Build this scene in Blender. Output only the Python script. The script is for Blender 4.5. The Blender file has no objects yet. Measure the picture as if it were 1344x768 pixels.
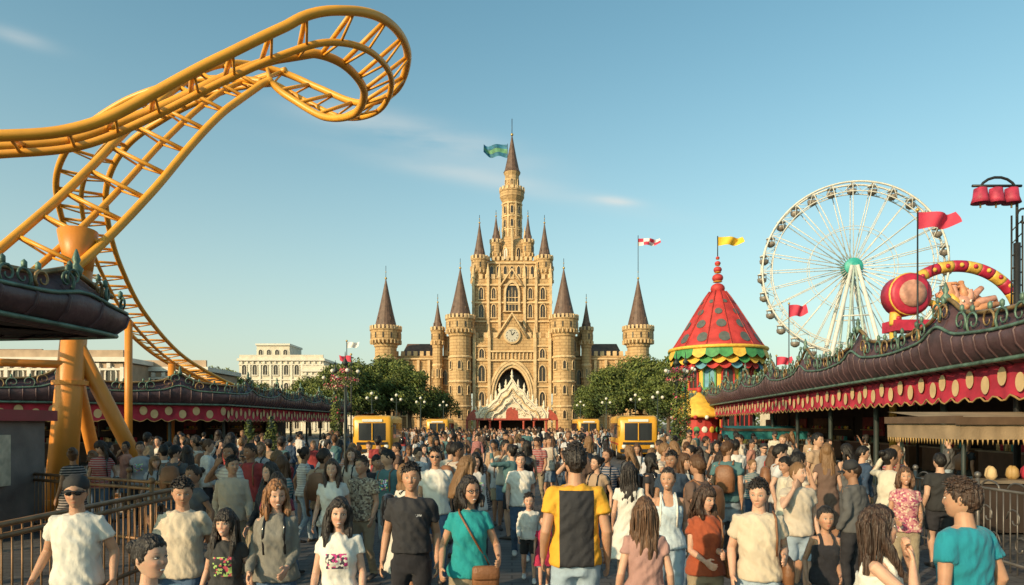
import bpy, math, random
import numpy as np
from mathutils import Vector, Matrix, noise
scene=bpy.context.scene
def V(*a): return Vector(a)
# ---------- materials ----------
MC={}
def newmat(name):
    m=bpy.data.materials.new(name); m.use_nodes=True
    nt=m.node_tree; b=nt.nodes['Principled BSDF']
    return m,nt,b
def mixcol(nt,a,b,fac,mode='MIX'):
    n=nt.nodes.new('ShaderNodeMix'); n.data_type='RGBA'; n.blend_type=mode
    for s,v in ((n.inputs[0],fac),(n.inputs[6],a),(n.inputs[7],b)):
        if hasattr(v,'links'): nt.links.new(v,s)
        else: s.default_value=(*v,1) if isinstance(v,tuple) and len(v)==3 else v
    return n.outputs[2]
def ocoord(nt): return nt.nodes.new('ShaderNodeTexCoord').outputs['Object']
def noisetex(nt,co,scale,detail=4,stretch=None):
    if stretch:
        mp=nt.nodes.new('ShaderNodeMapping'); mp.inputs['Scale'].default_value=stretch
        nt.links.new(co,mp.inputs[0]); co=mp.outputs[0]
    n=nt.nodes.new('ShaderNodeTexNoise'); n.inputs['Scale'].default_value=scale; n.inputs['Detail'].default_value=detail
    nt.links.new(co,n.inputs['Vector']); return n.outputs['Fac']
def bump(nt,b,h,strength,dist=.02):
    n=nt.nodes.new('ShaderNodeBump'); n.inputs['Strength'].default_value=strength; n.inputs['Distance'].default_value=dist
    nt.links.new(h,n.inputs['Height']); nt.links.new(n.outputs[0],b.inputs['Normal'])
def ramp(nt,f,a,b):
    n=nt.nodes.new('ShaderNodeMapRange'); n.inputs[1].default_value=a; n.inputs[2].default_value=b
    nt.links.new(f,n.inputs[0]); return n.outputs[0]
def mth(nt,op,a,b=None):
    n=nt.nodes.new('ShaderNodeMath'); n.operation=op
    for i,v in enumerate((a,b)):
        if v is None: continue
        if hasattr(v,'links'): nt.links.new(v,n.inputs[i])
        else: n.inputs[i].default_value=v
    return n.outputs[0]
def mk(name,col,rough=.7,var=.25,scale=3,bs=.15,bscale=30,metal=0,stretch=None,bdist=.02):
    if name in MC: return MC[name]
    m,nt,b=newmat(name); co=ocoord(nt)
    f=ramp(nt,noisetex(nt,co,scale,5,stretch),.3,.7)
    c=mixcol(nt,tuple(x*(1-var) for x in col),tuple(min(1,x*(1+var)) for x in col),f)
    nt.links.new(c,b.inputs['Base Color']); b.inputs['Roughness'].default_value=rough; b.inputs['Metallic'].default_value=metal
    if bs: bump(nt,b,noisetex(nt,co,bscale,3),bs,bdist)
    MC[name]=m; return m
def stone(name,c1,c2,mortar,bw,bh,rough=.85):
    m,nt,b=newmat(name); co=ocoord(nt)
    s=nt.nodes.new('ShaderNodeSeparateXYZ'); nt.links.new(co,s.inputs[0])
    u=mth(nt,'ADD',s.outputs[0],s.outputs[1])
    cb=nt.nodes.new('ShaderNodeCombineXYZ'); nt.links.new(u,cb.inputs[0]); nt.links.new(s.outputs[2],cb.inputs[1])
    br=nt.nodes.new('ShaderNodeTexBrick'); nt.links.new(cb.outputs[0],br.inputs[0])
    br.inputs['Color1'].default_value=(*c1,1); br.inputs['Color2'].default_value=(*c2,1); br.inputs['Mortar'].default_value=(*mortar,1)
    br.inputs['Scale'].default_value=1; br.inputs['Brick Width'].default_value=bw; br.inputs['Row Height'].default_value=bh
    br.inputs['Mortar Size'].default_value=.05*bh/.5; br.inputs['Mortar Smooth'].default_value=.3
    n1=ramp(nt,noisetex(nt,co,.35,6),.3,.7); n2=ramp(nt,noisetex(nt,co,1.2,4,(1,1,.12)),.35,.7)
    c=mixcol(nt,br.outputs[0],(.72,.62,.48),mth(nt,'MULTIPLY',n1,.45),'MULTIPLY')
    c=mixcol(nt,c,(.60,.52,.44),mth(nt,'MULTIPLY',n2,.5),'MULTIPLY')
    nt.links.new(c,b.inputs['Base Color']); b.inputs['Roughness'].default_value=rough
    bump(nt,b,mth(nt,'ADD',mth(nt,'MULTIPLY',br.outputs[1],-1.),noisetex(nt,co,3,5)),.4,.07)
    MC[name]=m; return m
# ---------- mesh builder ----------
class MB:
    def __init__(s): s.v=[];s.f=[];s.m=[];s.sm=[];s.mats=[];s.tint={}
    def mi(s,mat):
        if mat not in s.mats: s.mats.append(mat)
        return s.mats.index(mat)
    def add(s,vs,fs,mat,smooth=False,M=None):
        o=len(s.v)
        if M is not None: vs=[M@Vector(v) for v in vs]
        s.v.extend([tuple(v) for v in vs]); k=s.mi(mat)
        s.f.extend([tuple(i+o for i in f) for f in fs]); s.m.extend([k]*len(fs)); s.sm.extend([smooth]*len(fs))
        return o
    def box(s,c,d,mat,M=None,ry=0):
        x,y,z=d[0]/2,d[1]/2,d[2]/2
        vs=[V(a*x,b*y,e*z) for a in(-1,1) for b in(-1,1) for e in(-1,1)]
        if ry: 
            rm=Matrix.Rotation(ry,3,'Z'); vs=[rm@v for v in vs]
        vs=[v+Vector(c) for v in vs]
        s.add(vs,[(0,1,3,2),(4,6,7,5),(0,4,5,1),(2,3,7,6),(0,2,6,4),(1,5,7,3)],mat,False,M)
    def rings(s,rings,mat,smooth=True,cap=True,closed=True,M=None):
        n=len(rings[0]); vs=[p for r in rings for p in r]; fs=[]
        for j in range(len(rings)-1):
            for i in range(n if closed else n-1):
                a=j*n+i;b=j*n+(i+1)%n; fs.append((a,b,b+n,a+n))
        if cap and closed:
            fs.append(tuple(range(n))[::-1]); fs.append(tuple(range((len(rings)-1)*n,len(rings)*n)))
        s.add(vs,fs,mat,smooth,M)
    def rev(s,prof,c,n,mat,smooth=False,M=None,cap=True):
        c=Vector(c)
        s.rings([[c+V(r*math.cos(2*math.pi*i/n),r*math.sin(2*math.pi*i/n),z) for i in range(n)] for r,z in prof],mat,smooth,cap,True,M)
    def tube(s,pts,rad,mat,n=8,smooth=True,M=None,closed=False):
        s.rings(tube_rings(pts,rad,n),mat,smooth,True,True,M)
    def ball(s,c,r,mat,n=12,sc=(1,1,1),M=None):
        c=Vector(c); rr=[]
        for j in range(n//2+1):
            p=math.pi*j/(n//2); p=min(max(p,.02),math.pi-.02)
            rr.append([c+V(r*sc[0]*math.sin(p)*math.cos(2*math.pi*i/n),r*sc[1]*math.sin(p)*math.sin(2*math.pi*i/n),-r*sc[2]*math.cos(p)) for i in range(n)])
        s.rings(rr,mat,True,True,True,M)
    def prism(s,pts,y0,y1,mat,M=None): # pts (x,z) outline, extruded in y
        n=len(pts); vs=[(x,y0,z) for x,z in pts]+[(x,y1,z) for x,z in pts]
        fs=[tuple(range(n)),tuple(range(n,2*n))[::-1]]+[(i,i+n,(i+1)%n+n,(i+1)%n) for i in range(n)]
        s.add(vs,fs,mat,False,M)
    def frame(s,inner,outer,y0,y1,mat,M=None): # ring between two outlines (open chain)
        n=len(inner); vs=[(x,y0,z) for x,z in inner]+[(x,y0,z) for x,z in outer]+[(x,y1,z) for x,z in inner]+[(x,y1,z) for x,z in outer]
        fs=[]
        for i in range(n-1):
            fs+= [(i,i+1,n+i+1,n+i),(n+i,n+i+1,3*n+i+1,3*n+i),(2*n+i,2*n+i+1,i+1,i)]
        s.add(vs,fs,mat,False,M)
    def build(s,name,origin=(0,0,0),parent=None):
        o=Vector(origin); me=bpy.data.meshes.new(name)
        me.from_pydata([(v[0]-o[0],v[1]-o[1],v[2]-o[2]) for v in s.v],[],s.f)
        for m in s.mats: me.materials.append(m)
        me.polygons.foreach_set('material_index',s.m); me.polygons.foreach_set('use_smooth',s.sm)
        if s.tint:
            a=me.color_attributes.new('tint','FLOAT_COLOR','POINT'); arr=np.ones((len(s.v),4),'f')
            for st,t in s.tint.items(): arr[st:st+len(t),:3]=t
            a.data.foreach_set('color',arr.ravel())
        me.update()
        ob=bpy.data.objects.new(name,me); scene.collection.objects.link(ob); ob.location=o
        if parent: ob.parent=parent
        return ob
def tube_rings(pts,rad,n=8):
    pts=[Vector(p) for p in pts]; out=[]; L=len(pts)
    if not hasattr(rad,'__len__'): rad=[rad]*L
    prev=None
    for i,p in enumerate(pts):
        t=(pts[min(i+1,L-1)]-pts[max(i-1,0)]).normalized()
        if prev is None:
            a=t.orthogonal().normalized()
        else:
            a=(prev-t*prev.dot(t)); a=a.normalized() if a.length>1e-5 else t.orthogonal().normalized()
        prev=a; b=t.cross(a)
        out.append([p+(a*math.cos(2*math.pi*k/n)+b*math.sin(2*math.pi*k/n))*rad[i] for k in range(n)])
    return out
def arch(w,h,pointed=True,n=6,x0=0,z0=0):
    hw=w/2; hs=h-(w*.85 if pointed else hw)
    pts=[(-hw,0),(-hw,hs)]
    if pointed:
        top=h
        for i in range(1,n): 
            t=i/n; pts.append((-hw*math.cos(t*math.pi/2)**.9 if t<1 else 0,hs+(top-hs)*math.sin(t*math.pi/2)**.9*(.8+.2*t)))
        pts.append((0,top))
        pts+= [(-x,z) for x,z in reversed(pts[:-1])]
    else:
        for i in range(1,2*n): 
            a=math.pi-math.pi*i/(2*n); pts.append((hw*math.cos(a),hs+hw*math.sin(a)))
        pts+=[(hw,hs),(hw,0)]
    return [(x+x0,z+z0) for x,z in pts]
def window(mb,x,z,w,h,yf,fm,gm,M=None,pointed=True,fr=.18,proud=.22):
    inn=arch(w,h,pointed,4,x,z); out=arch(w+2*fr,h+fr*1.3,pointed,4,x,z)
    mb.prism(inn,yf-.02,yf+.05,gm,M); mb.frame(inn,out,yf-proud,yf+.02,fm,M)
    mb.box((x,yf-proud/2-.02,z-.12),(w+3*fr,proud+.1,.2),fm,M)
    if w>.6: mb.box((x,yf-.06,z+h*.42),(.07,.07,h*.84),fm,M)
def flag(mb,p,w,h,mat,dirx=1,mat2=None,stripe=False):
    nx,nz=16,6; vs=[];fs=[]
    for i in range(nx+1):
        for j in range(nz+1):
            t=i/nx; vs.append((p[0]+dirx*t*w,p[1]+.18*w*math.sin(t*9+j*.3)*t,p[2]-j/nz*h*(1-.25*t)+.13*h*math.sin(t*7)*t))
    f1=[];f2=[]
    for i in range(nx):
        for j in range(nz):
            a=i*(nz+1)+j; (f2 if (mat2 and ((j in(2,3)) if stripe else (i//4+j//3)%2)) else f1).append((a,a+1,a+nz+2,a+nz+1))
    mb.add(vs,f1,mat,True)
    if f2: mb.add(vs,f2,mat2,True)

# ================= PEOPLE =================
def remesh(parts,vox,sm=2):
    vs=[];fs=[]
    for v,f in parts:
        o=len(vs); vs+=[tuple(p) for p in v]; fs+=[tuple(i+o for i in q) for q in f]
    me=bpy.data.meshes.new('t'); me.from_pydata(vs,[],fs)
    ob=bpy.data.objects.new('t',me); scene.collection.objects.link(ob)
    m=ob.modifiers.new('r','REMESH'); m.mode='VOXEL'; m.voxel_size=vox
    if sm: s=ob.modifiers.new('s','SMOOTH'); s.factor=.5; s.iterations=sm
    dg=bpy.context.evaluated_depsgraph_get(); em=ob.evaluated_get(dg).to_mesh()
    co=np.empty(len(em.vertices)*3,'f'); em.vertices.foreach_get('co',co)
    nr=np.empty(len(em.vertices)*3,'f'); em.vertex_normals.foreach_get('vector',nr)
    ix=np.empty(len(em.loops),'i'); em.loops.foreach_get('vertex_index',ix)
    bpy.data.objects.remove(ob); bpy.data.meshes.remove(me)
    return co.reshape(-1,3),nr.reshape(-1,3),[tuple(q) for q in ix.reshape(-1,4).tolist()]
def part(rings):
    n=len(rings[0]); vs=[p for r in rings for p in r]; fs=[]
    for j in range(len(rings)-1):
        for i in range(n):
            a=j*n+i;b=j*n+(i+1)%n; fs.append((a,b,b+n,a+n))
    fs.append(tuple(range(n))[::-1]); fs.append(tuple(range((len(rings)-1)*n,len(rings)*n)))
    return vs,fs
def limb(pts,rad,n=12): return part(tube_rings(pts,rad,n))
def ell(c,rx,ry,n=20,p=2.3):
    out=[]
    for i in range(n):
        a=2*math.pi*i/n; ca,sa=math.cos(a),math.sin(a)
        out.append(V(c[0]+rx*math.copysign(abs(ca)**(2/p),ca),c[1]+ry*math.copysign(abs(sa)**(2/p),sa),c[2]))
    return out
PZ=[.80,.86,.93,1.00,1.08,1.18,1.28,1.36,1.41,1.445,1.475]
PM=([.148,.160,.163,.152,.142,.148,.160,.164,.150,.105,.062],[.105,.113,.118,.110,.103,.110,.118,.112,.098,.080,.062])
PF=([.155,.168,.172,.148,.120,.128,.140,.140,.126,.090,.050],[.110,.120,.122,.104,.090,.104,.126,.106,.088,.070,.052])
def prof(sex,z):
    p=PM if sex=='m' else PF
    yo=-.018*math.exp(-((z-1.28)/.07)**2) if sex=='f' else 0
    return float(np.interp(z,PZ,p[0])),float(np.interp(z,PZ,p[1])),yo
def ik(a,c,l1,l2,hint):
    d=c-a; L=d.length; mx=l1+l2-.003
    if L>mx: c=a+d*(mx/L); d=c-a; L=mx
    x=(l1*l1-l2*l2+L*L)/(2*L); h=math.sqrt(max(0,l1*l1-x*x)); u=d/L
    hp=hint-u*hint.dot(u); hp.normalize()
    return a+u*x+hp*h,c
def g(x,z,cx,cz,sx,sz): return np.exp(-((x-cx)/sx)**2-((z-cz)/sz)**2)
def head_arr(nu,nv,sex,smile,seed=0):
    rq=random.Random(seed*13+5); nzs=rq.uniform(.8,1.15); jw=rq.uniform(-.06,.04); ww=rq.uniform(.98,1.07)
    t=np.linspace(0,2*np.pi,nu,endpoint=False); th=t-.45*np.sin(t)
    ph=np.linspace(.02,np.pi-.02,nv+1); TH,PH=np.meshgrid(th,ph)
    nx=np.sin(PH)*np.sin(TH); ny=-np.sin(PH)*np.cos(TH); nz=np.cos(PH)
    w=(.074 if sex=='m' else .071)*ww
    x=w*nx; z=.118*nz; low=np.clip(-nz,0,1)
    x=x*(1-((.22 if sex=='m' else .28)+jw)*low**1.4)*(1+.03*np.clip(nz,0,1))
    y=np.where(ny<0,-.094*np.abs(ny)**.82,.100*ny*(1-.45*low))
    y=y-.020*low**2*np.where(ny<0,1,.2)
    F=(ny<0)*1.
    nose=np.interp(z,[-.046,-.036,-.027,.018,.035],[0,.8,1,.22,0]); sg=np.interp(z,[-.04,-.028,0],[.0150,.0135,.0090])
    y-=F*((.014 if sex=='f' else .017)*nzs*np.exp(-(x/sg)**2)*nose)
    y+=F*.008*(g(x,z,.030,.003,.018,.011)+g(x,z,-.030,.003,.018,.011))
    y-=F*(.002 if sex=='m' else .001)*g(x,z,0,.026,.05,.008)
    y-=F*(.005+.004*smile)*(g(x,z,.04,-.032,.018,.016)+g(x,z,-.04,-.032,.018,.016))
    y-=F*(.005*g(x,z,0,-.060,.020,.0045)+.006*g(x,z,0,-.072,.017,.005)-.005*g(x,z,0,-.0655,.022,.0022))
    y-=F*.007*g(x,z,0,-.100,.02,.013)
    tint=np.ones(x.shape+(3,),'f')
    zl=z+.0655-smile*.25*np.abs(x)*F
    lip=F*np.clip(1.6-np.sqrt((x/(.0175+.005*smile))**2+(zl/.0085)**2)*1.2,0,1)
    br=F*np.clip(1.5-np.sqrt(((np.abs(x)-.030)/.0135)**2+((z-.0265-.08*(.03-np.abs(np.abs(x)-.03)))/.0036)**2),0,1)
    lc=np.array([.88,.42,.42]) if sex=='f' else np.array([.88,.62,.60])
    tint=tint*(1-lip[...,None])+lc*lip[...,None]
    ck=F*.4*(g(x,z,.042,-.03,.02,.018)+g(x,z,-.042,-.03,.02,.018)+g(x,z,0,-.03,.012,.01)); tint=tint*(1-ck[...,None])+np.array([1,.74,.70])*ck[...,None]
    bs=.75 if sex=='m' else .5
    tint=tint*(1-br[...,None]*bs)+np.array([.14,.10,.09])*br[...,None]*bs
    vs=np.stack([x,y,z],-1).reshape(-1,3)
    fs=[(j*nu+(i+1)%nu,j*nu+i,(j+1)*nu+i,(j+1)*nu+(i+1)%nu) for j in range(nv) for i in range(nu)]
    fs.append(tuple(range(nu))); fs.append(tuple(range(nv*nu,(nv+1)*nu))[::-1])
    return vs,fs,tint.reshape(-1,3)
def sm(a,b,x): t=np.clip((x-a)/(b-a),0,1); return t*t*(3-2*t)
def hair_cap(nu,nv,style,seed):
    rq=random.Random(int(seed*10)); prt=rq.uniform(-.5,.5); fj=rq.uniform(-.06,.06)
    t=np.linspace(0,2*np.pi,nu,endpoint=False); ph=np.linspace(.02,np.pi-.02,nv+1); TH,PH=np.meshgrid(t,ph)
    nx=np.sin(PH)*np.sin(TH); ny=-np.sin(PH)*np.cos(TH); nz=np.cos(PH); f=-ny
    front=(.52 if style in('short','cap','bun') else (.50 if style!='fringe' else .26))+fj
    side=-.14 if style in('short','cap','bun') else -.45
    back=-.50 if style in('short','cap') else (-.4 if style=='bun' else -.95)
    h=np.where(f>0,side+(front-side)*sm(.12,.62,f),side+(back-side)*sm(0,.9,-f))
    if style not in('short','cap','bun'):
        h=np.where(f>0,-.6+(front+.6)*sm(.35,.68,f),h)
    if style in('long','bob'): h=h+np.where(f>0,.22*np.exp(-((nx-prt*.4)/.12)**2)*sm(.3,.8,f),0)
    if style=='short': h=h-np.where(f>0,.14*sm(.3,.8,f)*np.clip((nx*np.sign(prt))*2,0,1),0)
    n2=np.array([noise.noise(V(a*16+seed,b*16,c*8)) for a,b,c in zip(nx.ravel(),ny.ravel(),nz.ravel())]).reshape(nx.shape)
    mask=sm(-.05,.11,nz-h+.14*n2)
    thick={'short':.07,'cap':.04,'bun':.06}.get(style,.12)
    nzv=np.array([noise.noise(V(a*5+seed,b*5,c*3)) for a,b,c in zip(nx.ravel(),ny.ravel(),nz.ravel())]).reshape(nx.shape)
    k=.2 if style=='cap' else 1
    fac=.95+mask*(.05+thick+k*(.06*nzv+.07*n2*(1.3 if style=='short' else .6))+.02*np.clip(nz,0,1)*(1 if style!='cap' else 0))
    x=.075*nx*(1-.15*np.clip(-nz,0,1))*fac; y=np.where(ny<0,-.094*np.abs(ny)**.82,.102*ny*(1-.2*np.clip(-nz,0,1)))*fac; z=.118*nz*fac
    vs=np.stack([x,y,z],-1).reshape(-1,3)
    fs=[(j*nu+(i+1)%nu,j*nu+i,(j+1)*nu+i,(j+1)*nu+(i+1)%nu) for j in range(nv) for i in range(nu)]
    fs.append(tuple(range(nu))); fs.append(tuple(range(nv*nu,(nv+1)*nu))[::-1])
    return vs,fs
def hand_parts(w,d,s,side,curl):
    n=d.cross(s)*side
    P=[]
    rr=[]
    for t,a,b in((-.02,.026,.021),(.0,.025,.018),(.03,.035,.017),(.06,.041,.015),(.09,.037,.011)):
        c=w+d*t; rr.append([c+s*a*math.cos(2*math.pi*k/12)+n*b*math.sin(2*math.pi*k/12) for k in range(12)])
    P.append(part(rr))
    for off,ln in((.029,.070),(.010,.079),(-.010,.073),(-.028,.057)):
        p=w+d*.080+s*off; pts=[p-d*.01]; a=curl*.35
        for q,fr in enumerate((.45,.32,.25)):
            dd=(d*math.cos(a)+n*math.sin(a)+s*off*1.6).normalized(); pts.append(p:=p+dd*ln*fr) ; a+=curl
        P.append(limb(pts,[.0105,.0095,.009,.0065],8))
    p=w+d*.022+s*.026; d1=(d*.7+s*.65+n*.25).normalized(); p1=p+d1*.042; d2=(d*.85+s*.15+n*(.25+.4*curl)).normalized()
    P.append(limb([p-d1*.01,p1,p1+d2*.018,p1+d2*.034],[.014,.0115,.010,.007],8))
    return P
EYEW=mk('eye_white',(.66,.62,.57),.35,0,1,0); EYED=mk('eye_iris',(.035,.02,.013),.2,0,1,0); TEETH=mk('teeth',(.72,.68,.60),.4,0,1,0)
def skinmat(name,col):
    m,nt,b=newmat(name); a=nt.nodes.new('ShaderNodeAttribute'); a.attribute_name='tint'
    co=ocoord(nt); f=ramp(nt,noisetex(nt,co,14,4),.3,.7)
    c=mixcol(nt,tuple(x*.86 for x in col),tuple(x*1.08 for x in col),f); c=mixcol(nt,c,a.outputs[0],1.,'MULTIPLY')
    nt.links.new(c,b.inputs['Base Color']); b.inputs['Roughness'].default_value=.55; b.inputs['Specular IOR Level'].default_value=.35
    b.inputs['Subsurface Weight'].default_value=.2; b.inputs['Subsurface Scale'].default_value=.014
    bump(nt,b,noisetex(nt,co,160,2),.12,.003); MC[name]=m; return m
SK=[skinmat('skin_light',(.58,.34,.235)),skinmat('skin_tan',(.46,.255,.16)),skinmat('skin_brown',(.30,.165,.10))]
def hairmat(name,col):
    m,nt,b=newmat(name); co=ocoord(nt); f=noisetex(nt,co,60,3,(1,1,.07)); f=ramp(nt,f,.35,.65)
    c=mixcol(nt,tuple(x*.5 for x in col),tuple(x*1.7 for x in col),f); nt.links.new(c,b.inputs['Base Color'])
    b.inputs['Roughness'].default_value=.48; bump(nt,b,f,.9,.01); MC[name]=m; return m
HB=hairmat('hair_black',(.018,.013,.011)); HD=hairmat('hair_dark_brown',(.045,.024,.015)); HL=hairmat('hair_auburn',(.22,.10,.04)); HG=hairmat('hair_brown',(.10,.05,.025))
def clothmat(name,col,rough=.88):
    if name in MC: return MC[name]
    m,nt,b=newmat(name); co=ocoord(nt); f=ramp(nt,noisetex(nt,co,4,4),.3,.7)
    c=mixcol(nt,tuple(x*.82 for x in col),tuple(min(1,x*1.08) for x in col),f); nt.links.new(c,b.inputs['Base Color'])
    b.inputs['Roughness'].default_value=rough; b.inputs['Sheen Weight'].default_value=.1; b.inputs['Specular IOR Level'].default_value=.2
    bump(nt,b,mth(nt,'ADD',noisetex(nt,co,9,3,(1,1,.5)),mth(nt,'MULTIPLY',noisetex(nt,co,300,1),.08)),.7,.035); MC[name]=m; return m
def boxmask(nt,co,x0,x1,z0,z1,front=-1):
    s=nt.nodes.new('ShaderNodeSeparateXYZ'); nt.links.new(co,s.inputs[0])
    def gt(a,v): return mth(nt,'GREATER_THAN',a,v)
    def lt(a,v): return mth(nt,'LESS_THAN',a,v)
    r=mth(nt,'MULTIPLY',gt(s.outputs[0],x0),lt(s.outputs[0],x1)); r=mth(nt,'MULTIPLY',r,mth(nt,'MULTIPLY',gt(s.outputs[2],z0),lt(s.outputs[2],z1)))
    if front: r=mth(nt,'MULTIPLY',r,lt(s.outputs[1],0) if front<0 else gt(s.outputs[1],0))
    return r
def printmat(name,base,c1,c2,box,scale=28,front=-1,thr=.5):
    m,nt,b=newmat(name); co=ocoord(nt)
    v=nt.nodes.new('ShaderNodeTexVoronoi'); v.inputs['Scale'].default_value=scale; nt.links.new(co,v.inputs['Vector'])
    s=nt.nodes.new('ShaderNodeSeparateColor'); nt.links.new(v.outputs['Color'],s.inputs[0])
    pc=mixcol(nt,c1,c2,mth(nt,'GREATER_THAN',s.outputs[1],.5))
    k=mth(nt,'MULTIPLY',boxmask(nt,co,*box,front),mth(nt,'GREATER_THAN',s.outputs[0],thr))
    c=mixcol(nt,base,pc,k); nt.links.new(c,b.inputs['Base Color']); b.inputs['Roughness'].default_value=.85
    bump(nt,b,noisetex(nt,co,9,3),.6,.03); MC[name]=m; return m
def randmat(name,cols,seed,rough=.85,hair=False,tint=False,stripes=False):
    m,nt,b=newmat(name); oi=nt.nodes.new('ShaderNodeObjectInfo'); w=nt.nodes.new('ShaderNodeTexWhiteNoise'); w.noise_dimensions='1D'
    nt.links.new(mth(nt,'ADD',oi.outputs['Random'],seed),w.inputs['W'])
    r=nt.nodes.new('ShaderNodeValToRGB'); r.color_ramp.interpolation='CONSTANT'; nt.links.new(w.outputs['Value'],r.inputs[0])
    e=r.color_ramp.elements
    while len(e)<len(cols): e.new(.5)
    for i,c in enumerate(cols): e[i].position=i/len(cols); e[i].color=(*c,1)
    co=ocoord(nt); f=ramp(nt,noisetex(nt,co,4,4),.3,.7); c=mixcol(nt,r.outputs[0],(.78,.78,.78),f,'MULTIPLY')
    if stripes:
        w2=nt.nodes.new('ShaderNodeTexWhiteNoise'); w2.noise_dimensions='1D'; nt.links.new(mth(nt,'ADD',oi.outputs['Random'],seed+5.5),w2.inputs['W'])
        s=nt.nodes.new('ShaderNodeSeparateXYZ'); nt.links.new(co,s.inputs[0])
        st=mth(nt,'GREATER_THAN',mth(nt,'SINE',mth(nt,'MULTIPLY',s.outputs[2],150.)),.2)
        c=mixcol(nt,c,(.35,.30,.28),mth(nt,'MULTIPLY',mth(nt,'MULTIPLY',st,mth(nt,'GREATER_THAN',w2.outputs['Value'],.84)),.8))
        v=nt.nodes.new('ShaderNodeTexVoronoi'); v.inputs['Scale'].default_value=40; nt.links.new(co,v.inputs['Vector'])
        pr=mth(nt,'MULTIPLY',boxmask(nt,co,-.08,.08,1.16,1.32),mth(nt,'LESS_THAN',w2.outputs['Value'],.22))
        c=mixcol(nt,c,v.outputs['Color'],mth(nt,'MULTIPLY',pr,mth(nt,'LESS_THAN',v.outputs['Distance'],.5)))
    if tint:
        a=nt.nodes.new('ShaderNodeAttribute'); a.attribute_name='tint'; c=mixcol(nt,c,a.outputs[0],1.,'MULTIPLY')
    nt.links.new(c,b.inputs['Base Color']); b.inputs['Roughness'].default_value=rough; b.inputs['Specular IOR Level'].default_value=.3
    bump(nt,b,noisetex(nt,co,60 if hair else 9,3,(1,1,.1) if hair else None),.6,.02); return m
SHOE=mk('shoe_leather',(.05,.04,.035),.5,.2,5,.1); SHOEW=mk('sneaker_white',(.6,.58,.55),.6,.1,5,.1)
BAG=mk('leather_bag',(.20,.085,.035),.5,.25,8,.3,60); DARKG=mk('sunglass_lens',(.01,.01,.012),.12,0,1,0); CAPM=mk('cap_fabric',(.02,.02,.022),.8,.1,9,.2)
def person(p,lod=0):
    """mesh in a 1.75 m frame, facing -Y; returns MB"""
    sex=p.get('sex','m'); mb=MB(); skin=p['skin']; r=random.Random(p.get('seed',1))
    sw=.158 if sex=='m' else .135; f=.96 if sex=='m' else .80
    lean=p.get('lean',0)
    def shoulder(sd): return V(sd*sw,0.005,1.400)
    arms=[];sl=[];wr={}
    top=p['top']; slv=p.get('sleeve','short')
    for sd,key in((1,'lw'),(-1,'rw')):
        S=shoulder(sd); W=Vector(p.get(key,(sd*(.225+.02*r.random()),-.08+.05*r.random(),.90)))
        if key in p and abs(W.x)>.2: W.x*=.93
        E,W=ik(S,W,.285,.255,Vector(p.get('lh' if sd>0 else 'rh',(sd*.22,.9,-.2))))
        d=(W-E).normalized(); hint=V(0,-1,0) if d.z<-.6 else (V(0,0,1) if abs(d.z)<.8 else V(-sd,0,0))
        s=(hint-d*hint.dot(d)).normalized(); wr[sd]=(W,d,s)
        arms.append(limb([S+V(-sd*.03,0,.0),S,S.lerp(E,.35),S.lerp(E,.8),E,E.lerp(W,.25),E.lerp(W,.7),W,W+d*.01],[.045*f,.052*f,.050*f,.042*f,.040*f,.041*f,.032*f,.026*f,.025*f]))
        arms+=hand_parts(W,d,s,sd,p.get('curl',.45))
        if slv=='short':
            q=.55 if sex=='m' else .42
            sl.append(limb([S+V(-sd*.05,0,.0),S+V(sd*.0,0,.0),S.lerp(E,.3),S.lerp(E,q)],[.058*f,.062*f,.066*f,.071*f],14))
        elif slv=='long':
            sl.append(limb([S+V(-sd*.05,0,.0),S+V(sd*.0,0,0),S.lerp(E,.5),E,E.lerp(W,.5),E.lerp(W,.93)],[.056*f,.060*f,.057*f,.052*f,.045*f,.038*f],14))
    neck=limb([(0,.012,1.40),(0,.008,1.46),(0,-.002,1.52),(0,-.008,1.58)],[.068*f,.062*f,.056*f,.053*f],14)
    zs=[1.2,1.28,1.34,1.38,1.41,1.435,1.46]
    tors=part([ell((0,prof(sex,z)[2],z),*[q-.012 for q in prof(sex,z)[:2]]) for z in zs])
    co,nr,fs=remesh(arms+[neck,tors],.0065 if lod==0 else .009,2); mb.add(co,fs,skin,True)
    # top
    hem=p.get('hem',.88); hi=1.452 if slv!='none' else 1.335
    rr=[]
    for i in range(15):
        z=hem+(hi-hem)*i/14; a,b,yo=prof(sex,z); lo=(1.1-z)*.05 if z<1.1 else 0
        k=.012+max(0,lo)+(.008 if z<1.25 else 0)
        rr.append(ell((0,yo,z),a+k,b+k))
    parts=[part(rr)]
    if slv!='none':
        parts+=sl; parts.append(part([ell((0,.004,1.42),.110*f,.078*f),ell((0,.004,1.452),.088*f,.068*f),ell((0,.003,1.464),.072*f,.063*f)]))
    else:
        for sd in(1,-1): parts.append(limb([(sd*.085*f,-.115,1.31),(sd*.09*f,-.085,1.40),(sd*.085*f,-.02,1.452),(sd*.085*f,.05,1.43),(sd*.085*f,.09,1.32)],.018,8))
    if p.get('dress'):
        h2=p['dress']; parts.append(part([ell((0,0,z),.16+.012+(1.0-z)*.22,.12+.012+(1.0-z)*.2) for z in np.linspace(h2,1.0,8)]))
    co,nr,fs=remesh(parts,.012 if lod==0 else .018,2)
    sdv=p.get('seed',1)*3.7
    dis=np.array([noise.noise(V(c[0]*8+sdv,c[1]*8,c[2]*14+c[0]*14))*.015+(1-abs(noise.noise(V(c[0]*15,c[1]*15+sdv,c[2]*12+c[0]*11)))*2)*.006 for c in co.tolist()])
    co=co+nr*dis[:,None]; mb.add(co,fs,top,True)
    # legs
    bot=p['bottom']; kind=p.get('kind','pants'); lg=[];sk=[]
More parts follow.
